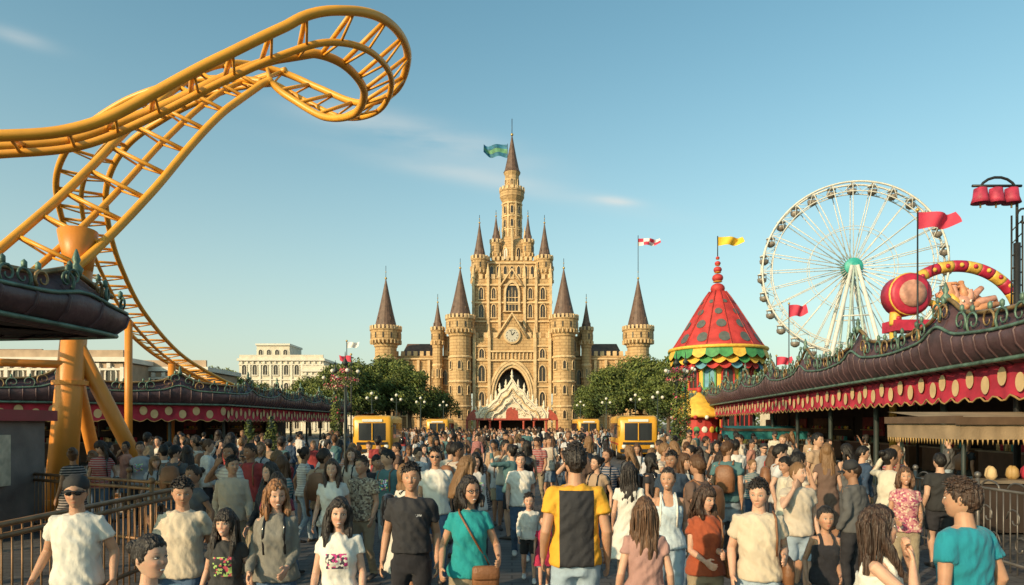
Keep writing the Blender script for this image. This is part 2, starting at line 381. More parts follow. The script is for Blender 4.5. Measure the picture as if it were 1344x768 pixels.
    for sd,key in((1,'la'),(-1,'ra')):
        Hh=V(sd*.088,0,.90); A=Vector(p.get(key,(sd*.11,0.0,.085)))
        K,A=ik(Hh,A,.415,.405,V(sd*.08,-1,0))
        rad=[.096,.094,.075,.060,.058,.055,.056,.062]
        if kind=='skinny': rad=[.094,.088,.068,.053,.053,.045,.038,.04]
        pts=[Hh,Hh.lerp(K,.25),Hh.lerp(K,.7),K,K.lerp(A,.3),K.lerp(A,.7),K.lerp(A,.95),A+V(0,0,-.03)]
        if kind in('pants','skinny'): lg.append(limb(pts,rad,14))
        else:
            lg.append(limb([Hh,Hh.lerp(K,.3),Hh.lerp(K,.8)],[.098,.098,.088],14))
            sk.append(limb([Hh.lerp(K,.5),K,K.lerp(A,.28),K.lerp(A,.7),A,A+V(0,0,-.03)],[.07,.052,.055,.038,.032,.036],12))
        st=A; sh=p.get('shoe',SHOE)
        mb.rings([[V(st.x+a*math.cos(q*math.pi/6),st.y+yy+0*q,max(st.z-.083,st.z-.085+hh+hh*math.sin(q*math.pi/6))) for q in range(12)] for yy,a,hh in((.07,.02,.03),(.05,.036,.045),(-.02,.038,.05),(-.10,.045,.032),(-.16,.042,.026),(-.19,.02,.018))],sh,True)
    lg.append(part([ell((0,0,z),*prof(sex,z)[:2]) for z in(.80,.86,.93,1.0,1.03)]))
    co,nr,fs=remesh(lg,.015 if lod==0 else .02,2)
    dis=np.array([noise.noise(V(c[0]*12+sdv,c[1]*12,c[2]*18))*.010 for c in co.tolist()]); co=co+nr*dis[:,None]
    mb.add(co,fs,bot,True)
    if sk:
        co,nr,fs=remesh(sk,.012,2); mb.add(co,fs,skin,True)
    # head
    hs=p.get('hs',1.0)*1.06
    HM=Matrix.Translation((0,-.012,1.628+(hs-1)*.10))@Matrix.Rotation(math.radians(p.get('hyaw',0)),4,'Z')@Matrix.Rotation(math.radians(p.get('hpitch',0)),4,'X')@Matrix.Rotation(math.radians(p.get('htilt',0)),4,'Y')@Matrix.Scale(hs,4)
    smile=p.get('smile',0); nu,nv=(72,64) if lod==0 else (44,40)
    vs,fs,tint=head_arr(nu,nv,sex,smile,p.get('seed',1)); o=mb.add(vs.tolist(),fs,skin,True,HM); mb.tint[o]=tint
    for sd in(1,-1):
        mb.ball((sd*.0295,-.0815,.003),.0135,EYEW,10,(1.05,.6,.38 if smile else .48),HM); mb.ball((sd*.0295,-.0860,.003),.0062,EYED,8,(1,.75,.8),HM)
        mb.tube([(sd*.016,-.087,.004),(sd*.023,-.0905,.0090),(sd*.031,-.090,.0100),(sd*.042,-.083,.005)],.0013,HD,5,M=HM)
        mb.ball((sd*.074*(1 if sex=='m' else .97),.008,-.004),.03,skin,10,(.28,.5,1),HM)
    if smile: mb.ball((0,-.0915,-.0655),.0145,TEETH,10,(1.15,.35,.32),HM)
    hair=p['hair']; st=p.get('style','short')
    vs,fs=hair_cap(nu,nv-10,st,p.get('seed',1)*1.3); mb.add(vs.tolist(),fs,hair,True,HM)
    rs=random.Random(p.get('seed',1))
    if st in('long','fringe','bob'):
        k={'bob':.48}.get(st,1.); k*=p.get('hlen',1.)
        L=[(.06,.078,.055,.035),(.0,.086,.058,.04),(-.06,.088,.055,.048),(-.11,.09,.05,.055),(-.18,.10,.042,.075),(-.26,.10,.038,.085),(-.34,.085,.033,.09),(-.38,.05,.02,.09)]
        parts=[part([ell((0,yc*(1 if k>.6 else .75),z if z>-.05 else -.05+(z+.05)*k),a,b,20,2) for z,a,b,yc in reversed(L)])]
        for sd in(1,-1):
            parts.append(limb([(sd*.055,.0,.07),(sd*.080,-.01,.02),(sd*.088,-.015,-.05*k-.01),(sd*.088,-.03,-.12*k),(sd*.085,-.06,-.20*k),(sd*.075,-.085,-.29*k)],[.018,.022,.026,.03,.028,.012],10))
        co,nr,fs=remesh(parts,.009 if lod==0 else .013,1)
        dis=np.array([noise.noise(V(c[0]*45+sdv,c[1]*45,c[2]*5))*.016 for c in co.tolist()]); co=co+nr*dis[:,None]
        mb.add(co.tolist(),fs,hair,True,HM)
        for q in range(60 if lod==0 else 0): # loose strands
            a=rs.uniform(.6,5.68); ca,sa=math.sin(a),-math.cos(a); rx,ry=.088,.092; e=rs.uniform(.0,.014); kk=k*rs.uniform(.75,1.12)
            mb.tube([(rx*.75*ca,ry*.75*sa+.01,.085),((rx+e)*ca,(ry+e)*sa+.015,.02),((rx+.006+e)*ca,(ry*.8+e)*sa+.03,-.10*kk),((rx+.012+e)*ca+rs.uniform(-.01,.01),(ry*.55+e)*sa+.05,-.22*kk),((rx+e)*ca+rs.uniform(-.02,.02),(ry*.5+e)*sa+.05,-.34*kk)],[.002,.004,.0045,.004,.001],hair,4,M=HM)
    elif st=='short' and lod==0:
        for q in range(90): # tufts
            a=rs.uniform(0,6.28); e=rs.uniform(.35,1.5); dx,dy,dz=math.cos(e)*math.sin(a),-math.cos(e)*math.cos(a),math.sin(e)
            if dy<-.6 and dz<.6: continue
            b0=V(.078*dx,.10*dy,.122*dz)*1.05; tg=V(dx*.4+rs.uniform(-.3,.3),dy*.4-.5+rs.uniform(-.3,.3),rs.uniform(-.3,.25)).normalized()
            mb.tube([b0-tg*.015,b0+b0.normalized()*.006+tg*.01,b0+b0.normalized()*.004+tg*.032],[.006,.006,.001],hair,4,M=HM)
    if st=='bun': mb.ball((0,.115,.045),.045,hair,14,(1,.9,.95),HM)
    acc=p.get('acc',())
    if 'cap' in acc:
        mb.rev([(.086,.028),(.089,.05),(.084,.085),(.066,.115),(.035,.134),(.004,.139)],(0,.004,0),24,CAPM,True,HM)
        mb.rings([[V(math.sin(a)*.074*q,-.055-(math.cos(a))*.088*q-.01,.036+zz-.012*abs(math.sin(a))*q-.02*q) for a in np.linspace(-1.5,1.5,12)]+[V(math.sin(a)*.074*q*.3,-.05,.036+zz-.006) for a in np.linspace(1.5,-1.5,12)] for q,zz in((1,.010),(1.0,.014))],CAPM,True,True,True,HM)
    if 'sunglasses' in acc or 'glasses' in acc:
        for sd in(1,-1):
            if 'sunglasses' in acc: mb.ball((sd*.031,-.093,.003),.024,DARKG,12,(1,.22,.68),HM)
            else: mb.tube([(sd*.031+.022*math.cos(a),-.096,.002+.016*math.sin(a)) for a in np.linspace(0,6.283,14)],.0022,DARKG,5,M=HM)
            mb.tube([(sd*.053,-.093,.006),(sd*.072,-.05,.008),(sd*.076,.01,.006)],.0025,DARKG,5,M=HM)
        mb.tube([(-.012,-.098,.006),(.012,-.098,.006)],.003,DARKG,5,M=HM)
    def surf(x,z,sgn,e=.03):
        a,b,yo=prof(sex,z); a+=e;b+=e; return V(x,yo+sgn*b*math.sqrt(max(.02,1-(x/a)**2)),z)
    def strap(x0,z0,x1,z1,mat,rad=.010,both=True):
        for sgn in((-1,1) if both else(-1,)):
            mb.tube([V(x0,0,1.475)]+[surf(x0+(x1-x0)*t,z0+(z1-z0)*t,sgn) for t in np.linspace(0,1,10)],rad,mat,6)
    bc=p.get('bagmat',BAG)
    if 'crossbag' in acc:
        strap(-.09,1.44,.17,.98,bc); mb.rings([ell((.13,-.17,z),a,b,16,4) for z,a,b in((.80,.09,.03),(.815,.115,.045),(.90,.12,.042),(.985,.11,.03),(.99,.10,.02))],bc,True)
        mb.rings([ell((.13,-.19,z),a,b,16,4) for z,a,b in((.88,.10,.03),(.90,.122,.042),(.985,.118,.033),(1.0,.1,.02))],bc,True)
    if 'shoulderbag' in acc:
        sd=p.get('bagside',1)
        mb.tube([(sd*.13,-.09,1.10),(sd*.13,-.13,1.25),(sd*.125,-.10,1.42),(sd*.12,0,1.475),(sd*.14,.09,1.40),(sd*.19,.12,1.2),(sd*.21,.10,1.08)],.010,bc,6)
        mb.rings([ell((sd*.235,.02,z),a,b,16,3.5) for z,a,b in((.84,.03,.11),(.86,.05,.135),(.95,.055,.14),(1.06,.04,.125),(1.09,.02,.1))],bc,True)
    if 'backstraps' in acc:
        for sd in(1,-1): mb.tube([surf(sd*.11*f,z,-1,.022) for z in(1.12,1.2,1.28,1.36)]+[V(sd*.10*f,-.09,1.42),V(sd*.095*f,0,1.476),V(sd*.1*f,.1,1.42)],.013,bc,6)
        mb.rings([ell((0,.20,z),a,b,16,3) for z,a,b in((1.02,.10,.05),(1.05,.14,.075),(1.25,.145,.08),(1.38,.12,.06),(1.42,.06,.03))],bc,True)
    if 'phone' in acc or 'cup' in acc:
        W,d,s=wr[-1]; n=d.cross(s)*-1; c=W+d*.09+n*.035
        if 'phone' in acc: mb.box(c,(.075,.012,.15),DARKG)
        else: mb.rev([(.028,-.06),(.036,.06),(.037,.062),(.01,.064)],c,14,TEETH,True)
    if 'belt' in acc: mb.rings([ell((0,0,z),prof(sex,z)[0]+.006,prof(sex,z)[1]+.006) for z in(.985,1.015)],SHOE,True)
    if lean:
        LM=Matrix.Translation((0,0,.95))@Matrix.Rotation(math.radians(lean),4,'X')@Matrix.Translation((0,0,-.95))
        mb.v=[tuple(LM@Vector(v)) if v[2]>.95 else v for v in mb.v]
    return mb
def place(name,p,x,y,h,yaw):
    ob=person(p).build(name); ob.location=(x,y,0); s=h/1.75
    ob.scale=(s,s,s); ob.rotation_euler=(0,0,math.radians(yaw)); return ob
C=clothmat
WH=C('cotton_white',(.68,.65,.58)); CR=C('cotton_cream',(.58,.49,.37)); BK=C('cotton_black',(.025,.025,.03)); TEAL=C('cotton_teal',(.02,.27,.28)); TEAL2=C('cotton_teal_blue',(.02,.25,.32))
GRY=C('knit_grey',(.20,.19,.165)); RUST=C('cotton_rust',(.34,.08,.035)); JN=C('denim_blue',(.07,.12,.20)); JL=C('denim_light',(.33,.42,.50)); PINK=C('cotton_dusty_pink',(.40,.23,.20)); LB=C('cotton_pale_blue',(.48,.57,.62)); RED=C('cotton_red',(.40,.03,.08)); KH=C('khaki',(.30,.24,.16))
G1=printmat('tee_black_print',(.03,.03,.03),(.55,.08,.12),(.35,.5,.15),(-.09,.09,1.12,1.32),45); G2=printmat('tee_white_print',(.68,.65,.58),(.5,.04,.2),(.05,.04,.06),(-.09,.09,1.18,1.31),50,-1,.35)
G3=printmat('blouse_floral',(.45,.2,.2),(.6,.45,.35),(.3,.06,.12),(-.5,.5,.5,1.6),40,0); G4=printmat('shirt_plaid',(.32,.24,.16),(.12,.08,.06),(.5,.42,.3),(-.5,.5,.5,1.6),45,0,.45)
def vestmat():
    m,nt,b=newmat('vest_yellow_black'); co=ocoord(nt); c=mixcol(nt,(.66,.33,.025),(.022,.022,.026),boxmask(nt,co,-.125,.125,.5,1.425,0))
    nt.links.new(c,b.inputs['Base Color']); b.inputs['Roughness'].default_value=.85; bump(nt,b,noisetex(nt,co,9,3),.7,.035); return m
def poly(): 
    return printmat('polo_black_logo',(.022,.022,.026),(.6,.6,.6),(.4,.4,.4),(.05,.10,1.30,1.32),90,-1,.3)
L,T,B=SK
W1=dict(la=(.10,-.16,.10),ra=(-.10,.17,.13),lw=(.23,.08,.90),rw=(-.23,-.18,.93))
W2=dict(la=(.10,.17,.13),ra=(-.10,-.16,.10),lw=(.23,-.18,.93),rw=(-.23,.08,.90))
def D(*ds,**k):
    o={}
    for d in ds: o.update(d)
    o.update(k); return o
heroes=[
('man_in_cap_and_white_shirt',D(sex='m',skin=T,top=WH,bottom=BK,hair=HB,style='cap',acc=('cap','sunglasses'),seed=1,lw=(.32,-.06,.93),rw=(-.33,-.05,.94),hyaw=12,hpitch=4),-3.30,5.2,1.64,8),
('woman_with_hair_bun',D(sex='f',skin=L,top=WH,bottom=JN,hair=HB,style='bun',smile=1,seed=2,hyaw=20),-1.80,3.4,1.49,50),
('man_in_cream_shirt',D(W1,sex='m',skin=T,top=CR,bottom=JN,hair=HB,seed=3,hyaw=25,hpitch=14),-2.69,5.6,1.60,5),
('girl_in_black_print_shirt',D(sex='f',skin=L,top=G1,bottom=BK,hair=HB,style='fringe',seed=4,hs=1.1,smile=1,hyaw=-8,lw=(.28,-.05,.92),rw=(-.28,-.02,.92)),-2.25,5.4,1.35,5),
('woman_in_grey_top',D(W1,sex='f',skin=L,top=GRY,sleeve='long',bottom=JN,kind='skinny',hair=HL,style='long',hlen=.7,seed=5,smile=1,hyaw=22,hpitch=10,acc=('backstraps',),bagmat=DARKG,lw=(.13,-.24,1.02),rw=(-.2,-.2,.98)),-1.89,5.5,1.59,8),
('woman_in_white_print_shirt',D(W2,sex='f',skin=L,top=G2,bottom=JN,hair=HB,style='long',seed=6,hyaw=12,htilt=6,hpitch=4,smile=1,rw=(-.20,-.22,.97)),-1.26,5.0,1.50,5),
('man_in_black_polo',D(sex='m',skin=T,top=poly(),bottom=BK,hair=HB,seed=7,acc=('belt',),hem=.98,lw=(.25,-.05,.9),rw=(-.27,-.03,.9),hyaw=2),-.865,5.9,1.70,2),
('woman_in_teal_shirt',D(W2,sex='f',skin=T,top=TEAL,bottom=KH,hair=HB,style='bob',seed=8,smile=1,acc=('glasses','crossbag'),hyaw=24,lw=(.25,-.27,1.08),rw=(-.27,-.15,.98),curl=.7),-.35,5.6,1.61,8),
('man_in_yellow_black_jersey',D(sex='m',skin=T,top=vestmat(),bottom=JL,hair=HB,seed=9,lw=(.25,-.08,.92),rw=(-.26,-.05,.9),hyaw=5),.50,5.4,1.88,180),
('woman_with_long_brown_hair',D(sex='f',skin=L,top=PINK,bottom=JL,hair=HG,style='long',hlen=1.15,seed=10),.97,5.0,1.50,175),
('woman_in_pale_blue_top',D(W1,sex='f',skin=T,top=LB,sleeve='none',bottom=JL,hair=HB,style='bun',seed=11,smile=1,acc=('backstraps',),bagmat=TEETH,hyaw=-15),1.57,6.9,1.60,-8),
('woman_in_rust_top',D(sex='f',skin=L,top=RUST,bottom=KH,hair=HD,style='fringe',hlen=.65,seed=12,hyaw=20,hpitch=12,lw=(.05,-.27,1.12),rw=(-.12,-.27,1.05),acc=('shoulderbag',),curl=.8),1.66,5.9,1.51,10),
('man_with_shoulder_bag',D(W1,sex='m',skin=L,top=CR,bottom=JL,hair=HB,seed=13,hyaw=-22,hpitch=12,acc=('shoulderbag',),lw=(.20,-.16,1.10),rw=(-.25,-.08,.92)),1.98,5.5,1.60,-10),
('child_in_black_top',D(sex='f',skin=T,top=BK,sleeve='none',bottom=JN,hair=HB,style='bun',hs=1.12,seed=14,lw=(.1,-.2,1.0),rw=(-.24,-.05,.92)),2.74,6.0,1.30,-5),
('woman_covering_mouth',D(sex='f',skin=L,top=WH,sleeve='none',bottom=JN,hair=HD,style='long',seed=15,smile=1,hyaw=10,hpitch=-5,lw=(.05,-.17,1.46),rw=(-.04,-.2,1.42),lh=(.5,-.3,-.8),rh=(-.5,-.3,-.8),curl=.9),2.07,3.9,1.57,62),
('man_in_teal_shirt',D(sex='m',skin=T,top=TEAL2,bottom=JN,hair=HD,seed=16,hyaw=22,lw=(.27,-.1,.92),rw=(-.28,-.06,.92)),2.77,4.2,1.70,-160),
('woman_in_floral_blouse',D(sex='f',skin=T,top=G3,bottom=KH,kind='pants',hair=HG,style='bob',seed=17,smile=1,lw=(.15,-.25,1.05),rw=(-.15,-.25,1.05)),4.7,8.2,1.52,-20),
('boy_in_white_shirt',D(W1,sex='m',skin=L,top=WH,sleeve='long',bottom=C('shorts_black',(.03,.03,.03)),kind='shorts',hair=HB,hs=1.3,seed=18,shoe=SHOEW),.22,8.9,1.10,0),
('girl_in_red_dress',D(W2,sex='f',skin=L,top=RED,dress=.62,bottom=JL,kind='shorts',hair=HD,style='bun',hs=1.35,seed=19,shoe=SHOEW),.39,8.4,.90,5),
('man_in_white_tee_and_jeans',D(W1,sex='m',skin=L,top=WH,bottom=JN,hair=HB,seed=20,shoe=SHOEW),.13,10.4,1.60,0),
('man_in_beige_shirt',D(W2,sex='m',skin=T,top=C('linen_beige',(.5,.4,.3)),sleeve='long',bottom=KH,hair=HB,seed=21,hyaw=25,acc=('belt',)),-3.55,8.7,1.63,20),
('woman_in_white_blouse',D(W1,sex='f',skin=L,top=WH,sleeve='short',bottom=JL,hair=HD,style='long',seed=22,smile=1,hlen=.8),-2.2,8.4,1.60,5),
('man_in_plaid_shirt',D(W2,sex='m',skin=T,top=G4,bottom=KH,hair=HD,seed=23,hyaw=-20),-1.92,8.8,1.62,-10),
('man_in_white_shirt',D(W1,sex='m',skin=T,top=WH,bottom=JN,hair=HB,seed=24,acc=('sunglasses',)),-1.0,9.0,1.73,0),
('woman_in_white_dress',D(W2,sex='f',skin=L,top=WH,dress=.55,bottom=WH,kind='shorts',hair=HB,style='long',seed=25),1.37,8.0,1.58,170),
('man_in_navy_shirt',D(W1,sex='m',skin=B,top=C('cotton_navy',(.03,.05,.08)),bottom=JN,hair=HB,seed=26),2.1,9.0,1.68,-30),
('woman_in_black_top',D(W1,sex='f',skin=L,top=BK,sleeve='long',bottom=JN,hair=HB,style='long',seed=27,hyaw=-20),-2.85,8.1,1.58,-15),
('woman_in_maroon_top',D(W2,sex='f',skin=L,top=C('cotton_maroon',(.16,.02,.04)),bottom=JN,hair=HD,style='fringe',seed=28,smile=1,hyaw=15),-2.5,7.3,1.52,15),
]
hxy=[]
for nm,p,x,y,h,yaw in heroes:
    place(nm,p,x,y,h,yaw); hxy.append((x,y))
# crowd
RS=randmat('crowd_skin',[(.55,.33,.22),(.46,.26,.165),(.42,.23,.145),(.57,.35,.25),(.30,.16,.095)],3.1,.6,tint=True)
RT=randmat('crowd_tops',[(.66,.63,.56),(.03,.03,.035),(.58,.5,.4),(.04,.07,.12),(.33,.05,.05),(.68,.65,.60),(.10,.10,.10),(.08,.17,.18),(.42,.29,.19),(.03,.03,.03),(.36,.37,.39),(.42,.20,.15),(.62,.56,.44),(.14,.09,.07),(.56,.56,.56)],7.7,stripes=True)
RB=randmat('crowd_bottoms',[(.06,.1,.17),(.03,.03,.035),(.3,.25,.17),(.14,.2,.28),(.05,.05,.06),(.3,.38,.45)],11.3)
RH=randmat('crowd_hair',[(.015,.012,.01),(.03,.018,.012),(.012,.01,.009),(.09,.045,.022),(.2,.11,.05)],17.9,.5,hair=True)
variants=[];kids=[]
vr=random.Random(5)
for i in range(30):
    kid=i>=27
    sex='mf'[i%2]; base=vr.choice([W1,W2,{},W1]); st='short' if sex=='m' else vr.choice(['long','fringe','bob','bun','long'])
    k=D(base,sex=sex,skin=RS,top=RT,bottom=RB,hair=RH,style=st,seed=30+i,hyaw=vr.uniform(-45,45),hpitch=vr.uniform(-6,22),htilt=vr.uniform(-8,8),smile=vr.random()<.4,
        sleeve=vr.choice(['short','short','long','none'] if sex=='f' else ['short','short','long']),kind=vr.choice(['pants','pants','shorts','skinny']))
    q=vr.random()
    if q<.2: k['acc']=('backstraps',)
    elif q<.35: k['acc']=('shoulderbag',)
    elif q<.5: k['acc']=('phone',); k['rw']=(-.1,-.3,1.2)
    elif q<.6: k['rw']=(-.1,-.16,1.45); k['rh']=(-.6,-.2,-.8)
    elif q<.7: k['lw']=(.12,-.22,1.1); k['rw']=(-.1,-.24,1.05)
    elif q<.78: k['lw']=(.30,-.25,1.62); k['lh']=(.6,.1,-.8)
    elif q<.9 and sex=='m': k['acc']=('cap',); k['style']='cap'
    if sex=='f' and vr.random()<.2: k['dress']=.5; k['kind']='shorts'
    if kid: k['hs']=1.22
    k['bagmat']=[BAG,DARKG][i%2]
    ob=person(k,1).build('v'); (kids if kid else variants).append(ob.data); bpy.data.objects.remove(ob)
crowd=bpy.data.objects.new('crowd',None); scene.collection.objects.link(crowd)
def ped(x,y,h,yaw,kid=False):
    ob=bpy.data.objects.new('pedestrian',vr.choice(kids if kid else variants)); scene.collection.objects.link(ob); ob.parent=crowd
    s=h/1.75; ob.location=(x,y,0); ob.scale=(s*vr.uniform(.94,1.08),s*vr.uniform(.95,1.10),s); ob.rotation_euler=(0,0,math.radians(yaw))
pos=list(hxy); cnt=0
def bounds(y):
    if y<11: return -3.8-.12*(y-8),6.2
    if y<22: return -7.5-(y-11)*.3,6.6+(y-11)*.05
    return -12.2,11.5
for t in range(9000):
    y=7.4+ (vr.random()**1.3)*56; a,b=bounds(y); x=vr.uniform(a,b)
    if y<11 and -.45<x<1.05: continue
    if y<9 and vr.random()<.5: continue
    if y>30 and y<46 and (x<-6.1 or x>5.6): continue
    if 17<y<38 and (-.245<x/y<-.145 or .115<x/y<.215): continue
    md=.62 if y<20 else .82
    if any((x-q[0])**2+(y-q[1])**2<md*md for q in pos): continue
    pos.append((x,y)); cnt+=1
    yaw=vr.gauss(0,35) if vr.random()<.55 else 180+vr.gauss(0,35)
    kd=vr.random()<.07
    ped(x,y,vr.gauss(1.25,.1) if kd else vr.gauss(1.64,.08),yaw,kd)
    if cnt>=430: break
for x,y in((-12.5,26),(-16,33),(-13.5,30),(11.3,20),(10.6,16),(12.4,24),(11.6,18.2),(13,30),(-10.5,20),(-11,22.5),(10.2,12.5),(-6.3,12.4),(-5.6,11.8),(-7,14),(-8,17)): ped(x,y,1.66,vr.uniform(0,360))

# ================= SETTING =================
sand=stone('castle_sandstone',(.60,.415,.215),(.54,.365,.18),(.36,.235,.115),1.1,.55)
trim=mk('castle_trim_stone',(.62,.44,.24),.8,.25,1.2,.3,6); slate=mk('castle_slate',(.12,.07,.048),.6,.35,1.5,.6,5)
dark=mk('dark_glass_and_gate_shade',(.04,.032,.025),.25,.3,2,0); iron=mk('dark_iron',(.03,.03,.03),.5,.2,4,.1,metal=.4); gold=mk('gilded_metal',(.55,.36,.12),.4,.2,4,.2,metal=.6)
redf=mk('flag_red',(.55,.04,.08),.7,.2,1.5); whitef=mk('flag_white',(.7,.68,.65),.7,.1); yelf=mk('flag_yellow',(.8,.5,.04),.7,.1); bluef=mk('flag_blue',(.03,.16,.26),.7,.4,1.5); greenf=mk('flag_green',(.12,.30,.16),.7,.4,1.5)
def castle():
    mb=MB()
    def cren_line(x0,x1,y,z,w=.9,h=1.0,d=.5):
        n=max(1,int(abs(x1-x0)/(w*1.7))); 
        for i in range(n+1): mb.box((x0+(x1-x0)*i/n,y,z+h/2),(w,d,h),trim); 
    def tower(x,y,r,z0,z1,zs,pole=2,head=True,n=20,win=1,hr=1.28):
        mb.rev([(r*1.12,z0),(r*1.12,z0+.8),(r,z0+1.2),(r*.96,z1-3.2 if head else z1)],(x,y,0),n,sand)
        zz=z0+5
        while zz<z1-4.5:
            mb.rev([(r*1.0,zz),(r*1.07,zz+.12),(r*1.07,zz+.35),(r*.98,zz+.5)],(x,y,0),n,trim); zz+=4.6
        if head:
            H=r*hr
            mb.rev([(r*.96,z1-3.4),(r*1.05,z1-3.2),(r*1.05,z1-2.9),(H,z1-2.1),(H,z1-.25),(H*1.05,z1-.2),(H*1.05,z1)],(x,y,0),n,sand)
            nb=max(8,int(2*math.pi*H/.75))
            for i in range(nb):
                a=2*math.pi*i/nb; M=Matrix.Translation((x,y,0))@Matrix.Rotation(a,4,'Z')
                mb.box((H*.99,0,z1+.35),(.3,.42,.7),trim,M)
                mb.box((H*.97,0,z1-2.35),(.35,.2,.7),trim,M)
                if i%2==0: mb.box((H*1.005,0,z1-1.2),(.06,.24,1.0),dark,M)
        if zs>z1:
            rr=r*1.06
            mb.rev([(rr*1.08,z1+.0),(rr*1.08,z1+.12),(rr*.93,z1+.5),(rr*.6,z1+(zs-z1)*.36),(rr*.3,z1+(zs-z1)*.68),(.05,zs)],(x,y,0),n,slate)
            for i in range(4):
                a=math.pi/4+i*math.pi/2; M=Matrix.Translation((x,y,0))@Matrix.Rotation(a,4,'Z')
                mb.box((rr*.72,0,z1+(zs-z1)*.2),(.35,.35,.7),slate,M)
            mb.ball((x,y,zs),.16+.04*r,gold,8); mb.tube([(x,y,zs-.3),(x,y,zs+pole)],.05,iron,6)
            mb.ball((x,y,zs+pole*.5),.12,gold,8)
        for k,zw in enumerate(np.arange(z0+3,z1-5,4.6)):
            for a in(-.9,0,.9):
                M=Matrix.Translation((x,y,0))@Matrix.Rotation(a,4,'Z'); window(mb,0,float(zw),.42*min(1.3,r/1.6),1.5,-r*.99,trim,dark,M,True,.12,.12)
    gw,gz=7.3,18.2
    ar=arch(6.2,12.6,True,8)
    outl=[(-gw,0)]+ar+[(gw,0),(gw,gz),(2.6,gz),(0,gz+4.2),(-2.6,gz),(-gw,gz)]
    mb.prism(outl,129,131.2,sand)
    for k,(e,p) in enumerate(((.0,.25),(.45,.5),(.95,.3))):
        i2=arch(6.2+2*e,12.6+e*1.2,True,8); o2=arch(6.2+2*e+.7,12.6+e*1.2+.5,True,8); mb.frame(i2,o2,129-p,129.05,trim)
    mb.box((0,137,6.5),(14,.5,13),dark); mb.box((-4.6,134,6),(3,5.4,12),sand); mb.box((4.6,134,6),(3,5.4,12),sand); mb.box((0,134,15.2),(14.2,5.4,5),sand)  # first box: dark sheet painting the shade at the back of the gate tunnel
    mb.box((0,136.2,2.6),(5.6,.3,5.2),mk('wood_gate',(.10,.05,.03),.6,.3,4,.3))
    for z in(4.5,9,14.0,16.6): 
        for sx in(-1,1): mb.box((sx*5.7,128.9,z),(3.0,.35,.28),trim)
    for sx in(-1,1):
        for xx in(4.3,7.1):
            mb.box((sx*xx,128.8,9),(.55,.6,18.2),trim)
            mb.rev([(.42,18.1),(.3,19.2),(.05,20.8)],(sx*xx,128.8,0),6,trim)
        window(mb,sx*5.7,10,1.2,3,129,trim,dark); window(mb,sx*5.7,5.4,1.0,2.6,129,trim,dark); window(mb,sx*5.7,14.4,.9,1.7,129,trim,dark)
    mb.box((0,128.8,13.9),(8.1,.5,.3),trim)
    for i in range(11): mb.box((-3.6+i*.72,128.85,14.8),(.22,.25,1.3),trim)
    mb.box((0,128.8,15.6),(8.1,.5,.3),trim)
    mb.tube([(-2.9,128.8,gz),(0,128.8,gz+4.6),(2.9,128.8,gz)],.28,trim,6); cren_line(-6.8,-3.2,129.4,gz); cren_line(3.2,6.8,129.4,gz)
    cz=18.6; MX=Matrix.Translation((0,128.85,cz))@Matrix.Rotation(math.pi/2,4,'X')
    mb.rev([(1.6,-.1),(1.6,.25),(1.3,.3)],(0,0,0),32,trim,False,MX); mb.rev([(1.25,-.05),(1.25,.33)],(0,0,0),32,mk('clock_face',(.50,.46,.38),.5,.1),False,MX)
    for i in range(12): 
        a=i*math.pi/6; mb.box((1.0*math.sin(a),128.5,cz+1.0*math.cos(a)),(.14,.06,.14),iron)
    mb.tube([(0,128.47,cz),(.5,128.47,cz+.6)],.06,iron,5); mb.tube([(0,128.44,cz),(-.3,128.44,cz+1.0)],.045,iron,5)
    mb.box((0,138.5,23.6),(15.2,14,12.4),sand)
    for z in(21.6,25.2,28.6): mb.box((0,131.35,z),(15.5,.4,.3),trim)
    for x in(-7.4,-4.6,-2.4,2.4,4.6,7.4): mb.box((x,131.25,24.5),(.5,.55,11),trim); mb.rev([(.45,29.9),(.3,31),(.04,32.8)],(x,131.3,0),6,trim)
    cren_line(-7.2,7.2,131.7,29.8,.7,.9)
    window(mb,0,23.6,2.3,5.4,131.5,trim,dark,None,True,.4,.5)
    for q in(-.6,.6): mb.box((q,131.4,25.6),(.12,.15,3.9),trim)
    for q in(24.9,26.2): mb.box((0,131.38,q),(2.2,.12,.12),trim)
    mb.tube([(-2.3,131.1,28.2),(0,131.1,31.6),(2.3,131.1,28.2)],.25,trim,6)
    for sx in(-1,1):
        window(mb,sx*5.9,22.4,.9,2.5,131.5,trim,dark); window(mb,sx*5.9,25.9,.8,2.2,131.5,trim,dark); window(mb,sx*3.5,22.4,.7,2.5,131.5,trim,dark); window(mb,sx*3.5,26,.7,2.0,131.5,trim,dark)
    mb.box((0,138.5,31.6),(9.4,9,4.6),sand); mb.box((0,133.9,33.4),(9.7,.4,.3),trim); cren_line(-4.5,4.5,134.1,33.9,.5,.8)
    for x in(-4,-2.7,-1.3,0,1.3,2.7,4): window(mb,x,30.6,.6,2.2,134,trim,dark,None,True,.12,.15)
    mb.rev([(3.6,33.9),(3.5,37.0),(3.0,38.2),(2.3,39.2)],(0,138,0),8,sand)
    for a in range(8):
        M=Matrix.Translation((0,138,0))@Matrix.Rotation(a*math.pi/4+math.pi/8,4,'Z'); window(mb,0,34.4,.8,2.2,-3.34,trim,dark,M,True,.15,.15)
        mb.box((3.55,0,36),(.4,.4,5),trim,M@Matrix.Rotation(math.pi/8,4,'Z'))
        mb.rev([(.3,38.4),(.2,39.2),(.03,41)],M@Matrix.Rotation(math.pi/8,4,'Z')@V(3.55,0,0),6,trim)
    mb.rev([(2.0,38.5),(1.85,46.3),(2.0,46.5),(2.45,47.4),(2.45,48.3),(2.55,48.4),(2.55,48.7)],(0,138,0),16,sand)
    for z in(40.5,43.2,45.8): mb.rev([(1.95,z),(2.12,z+.1),(2.12,z+.35),(1.93,z+.4)],(0,138,0),16,trim)
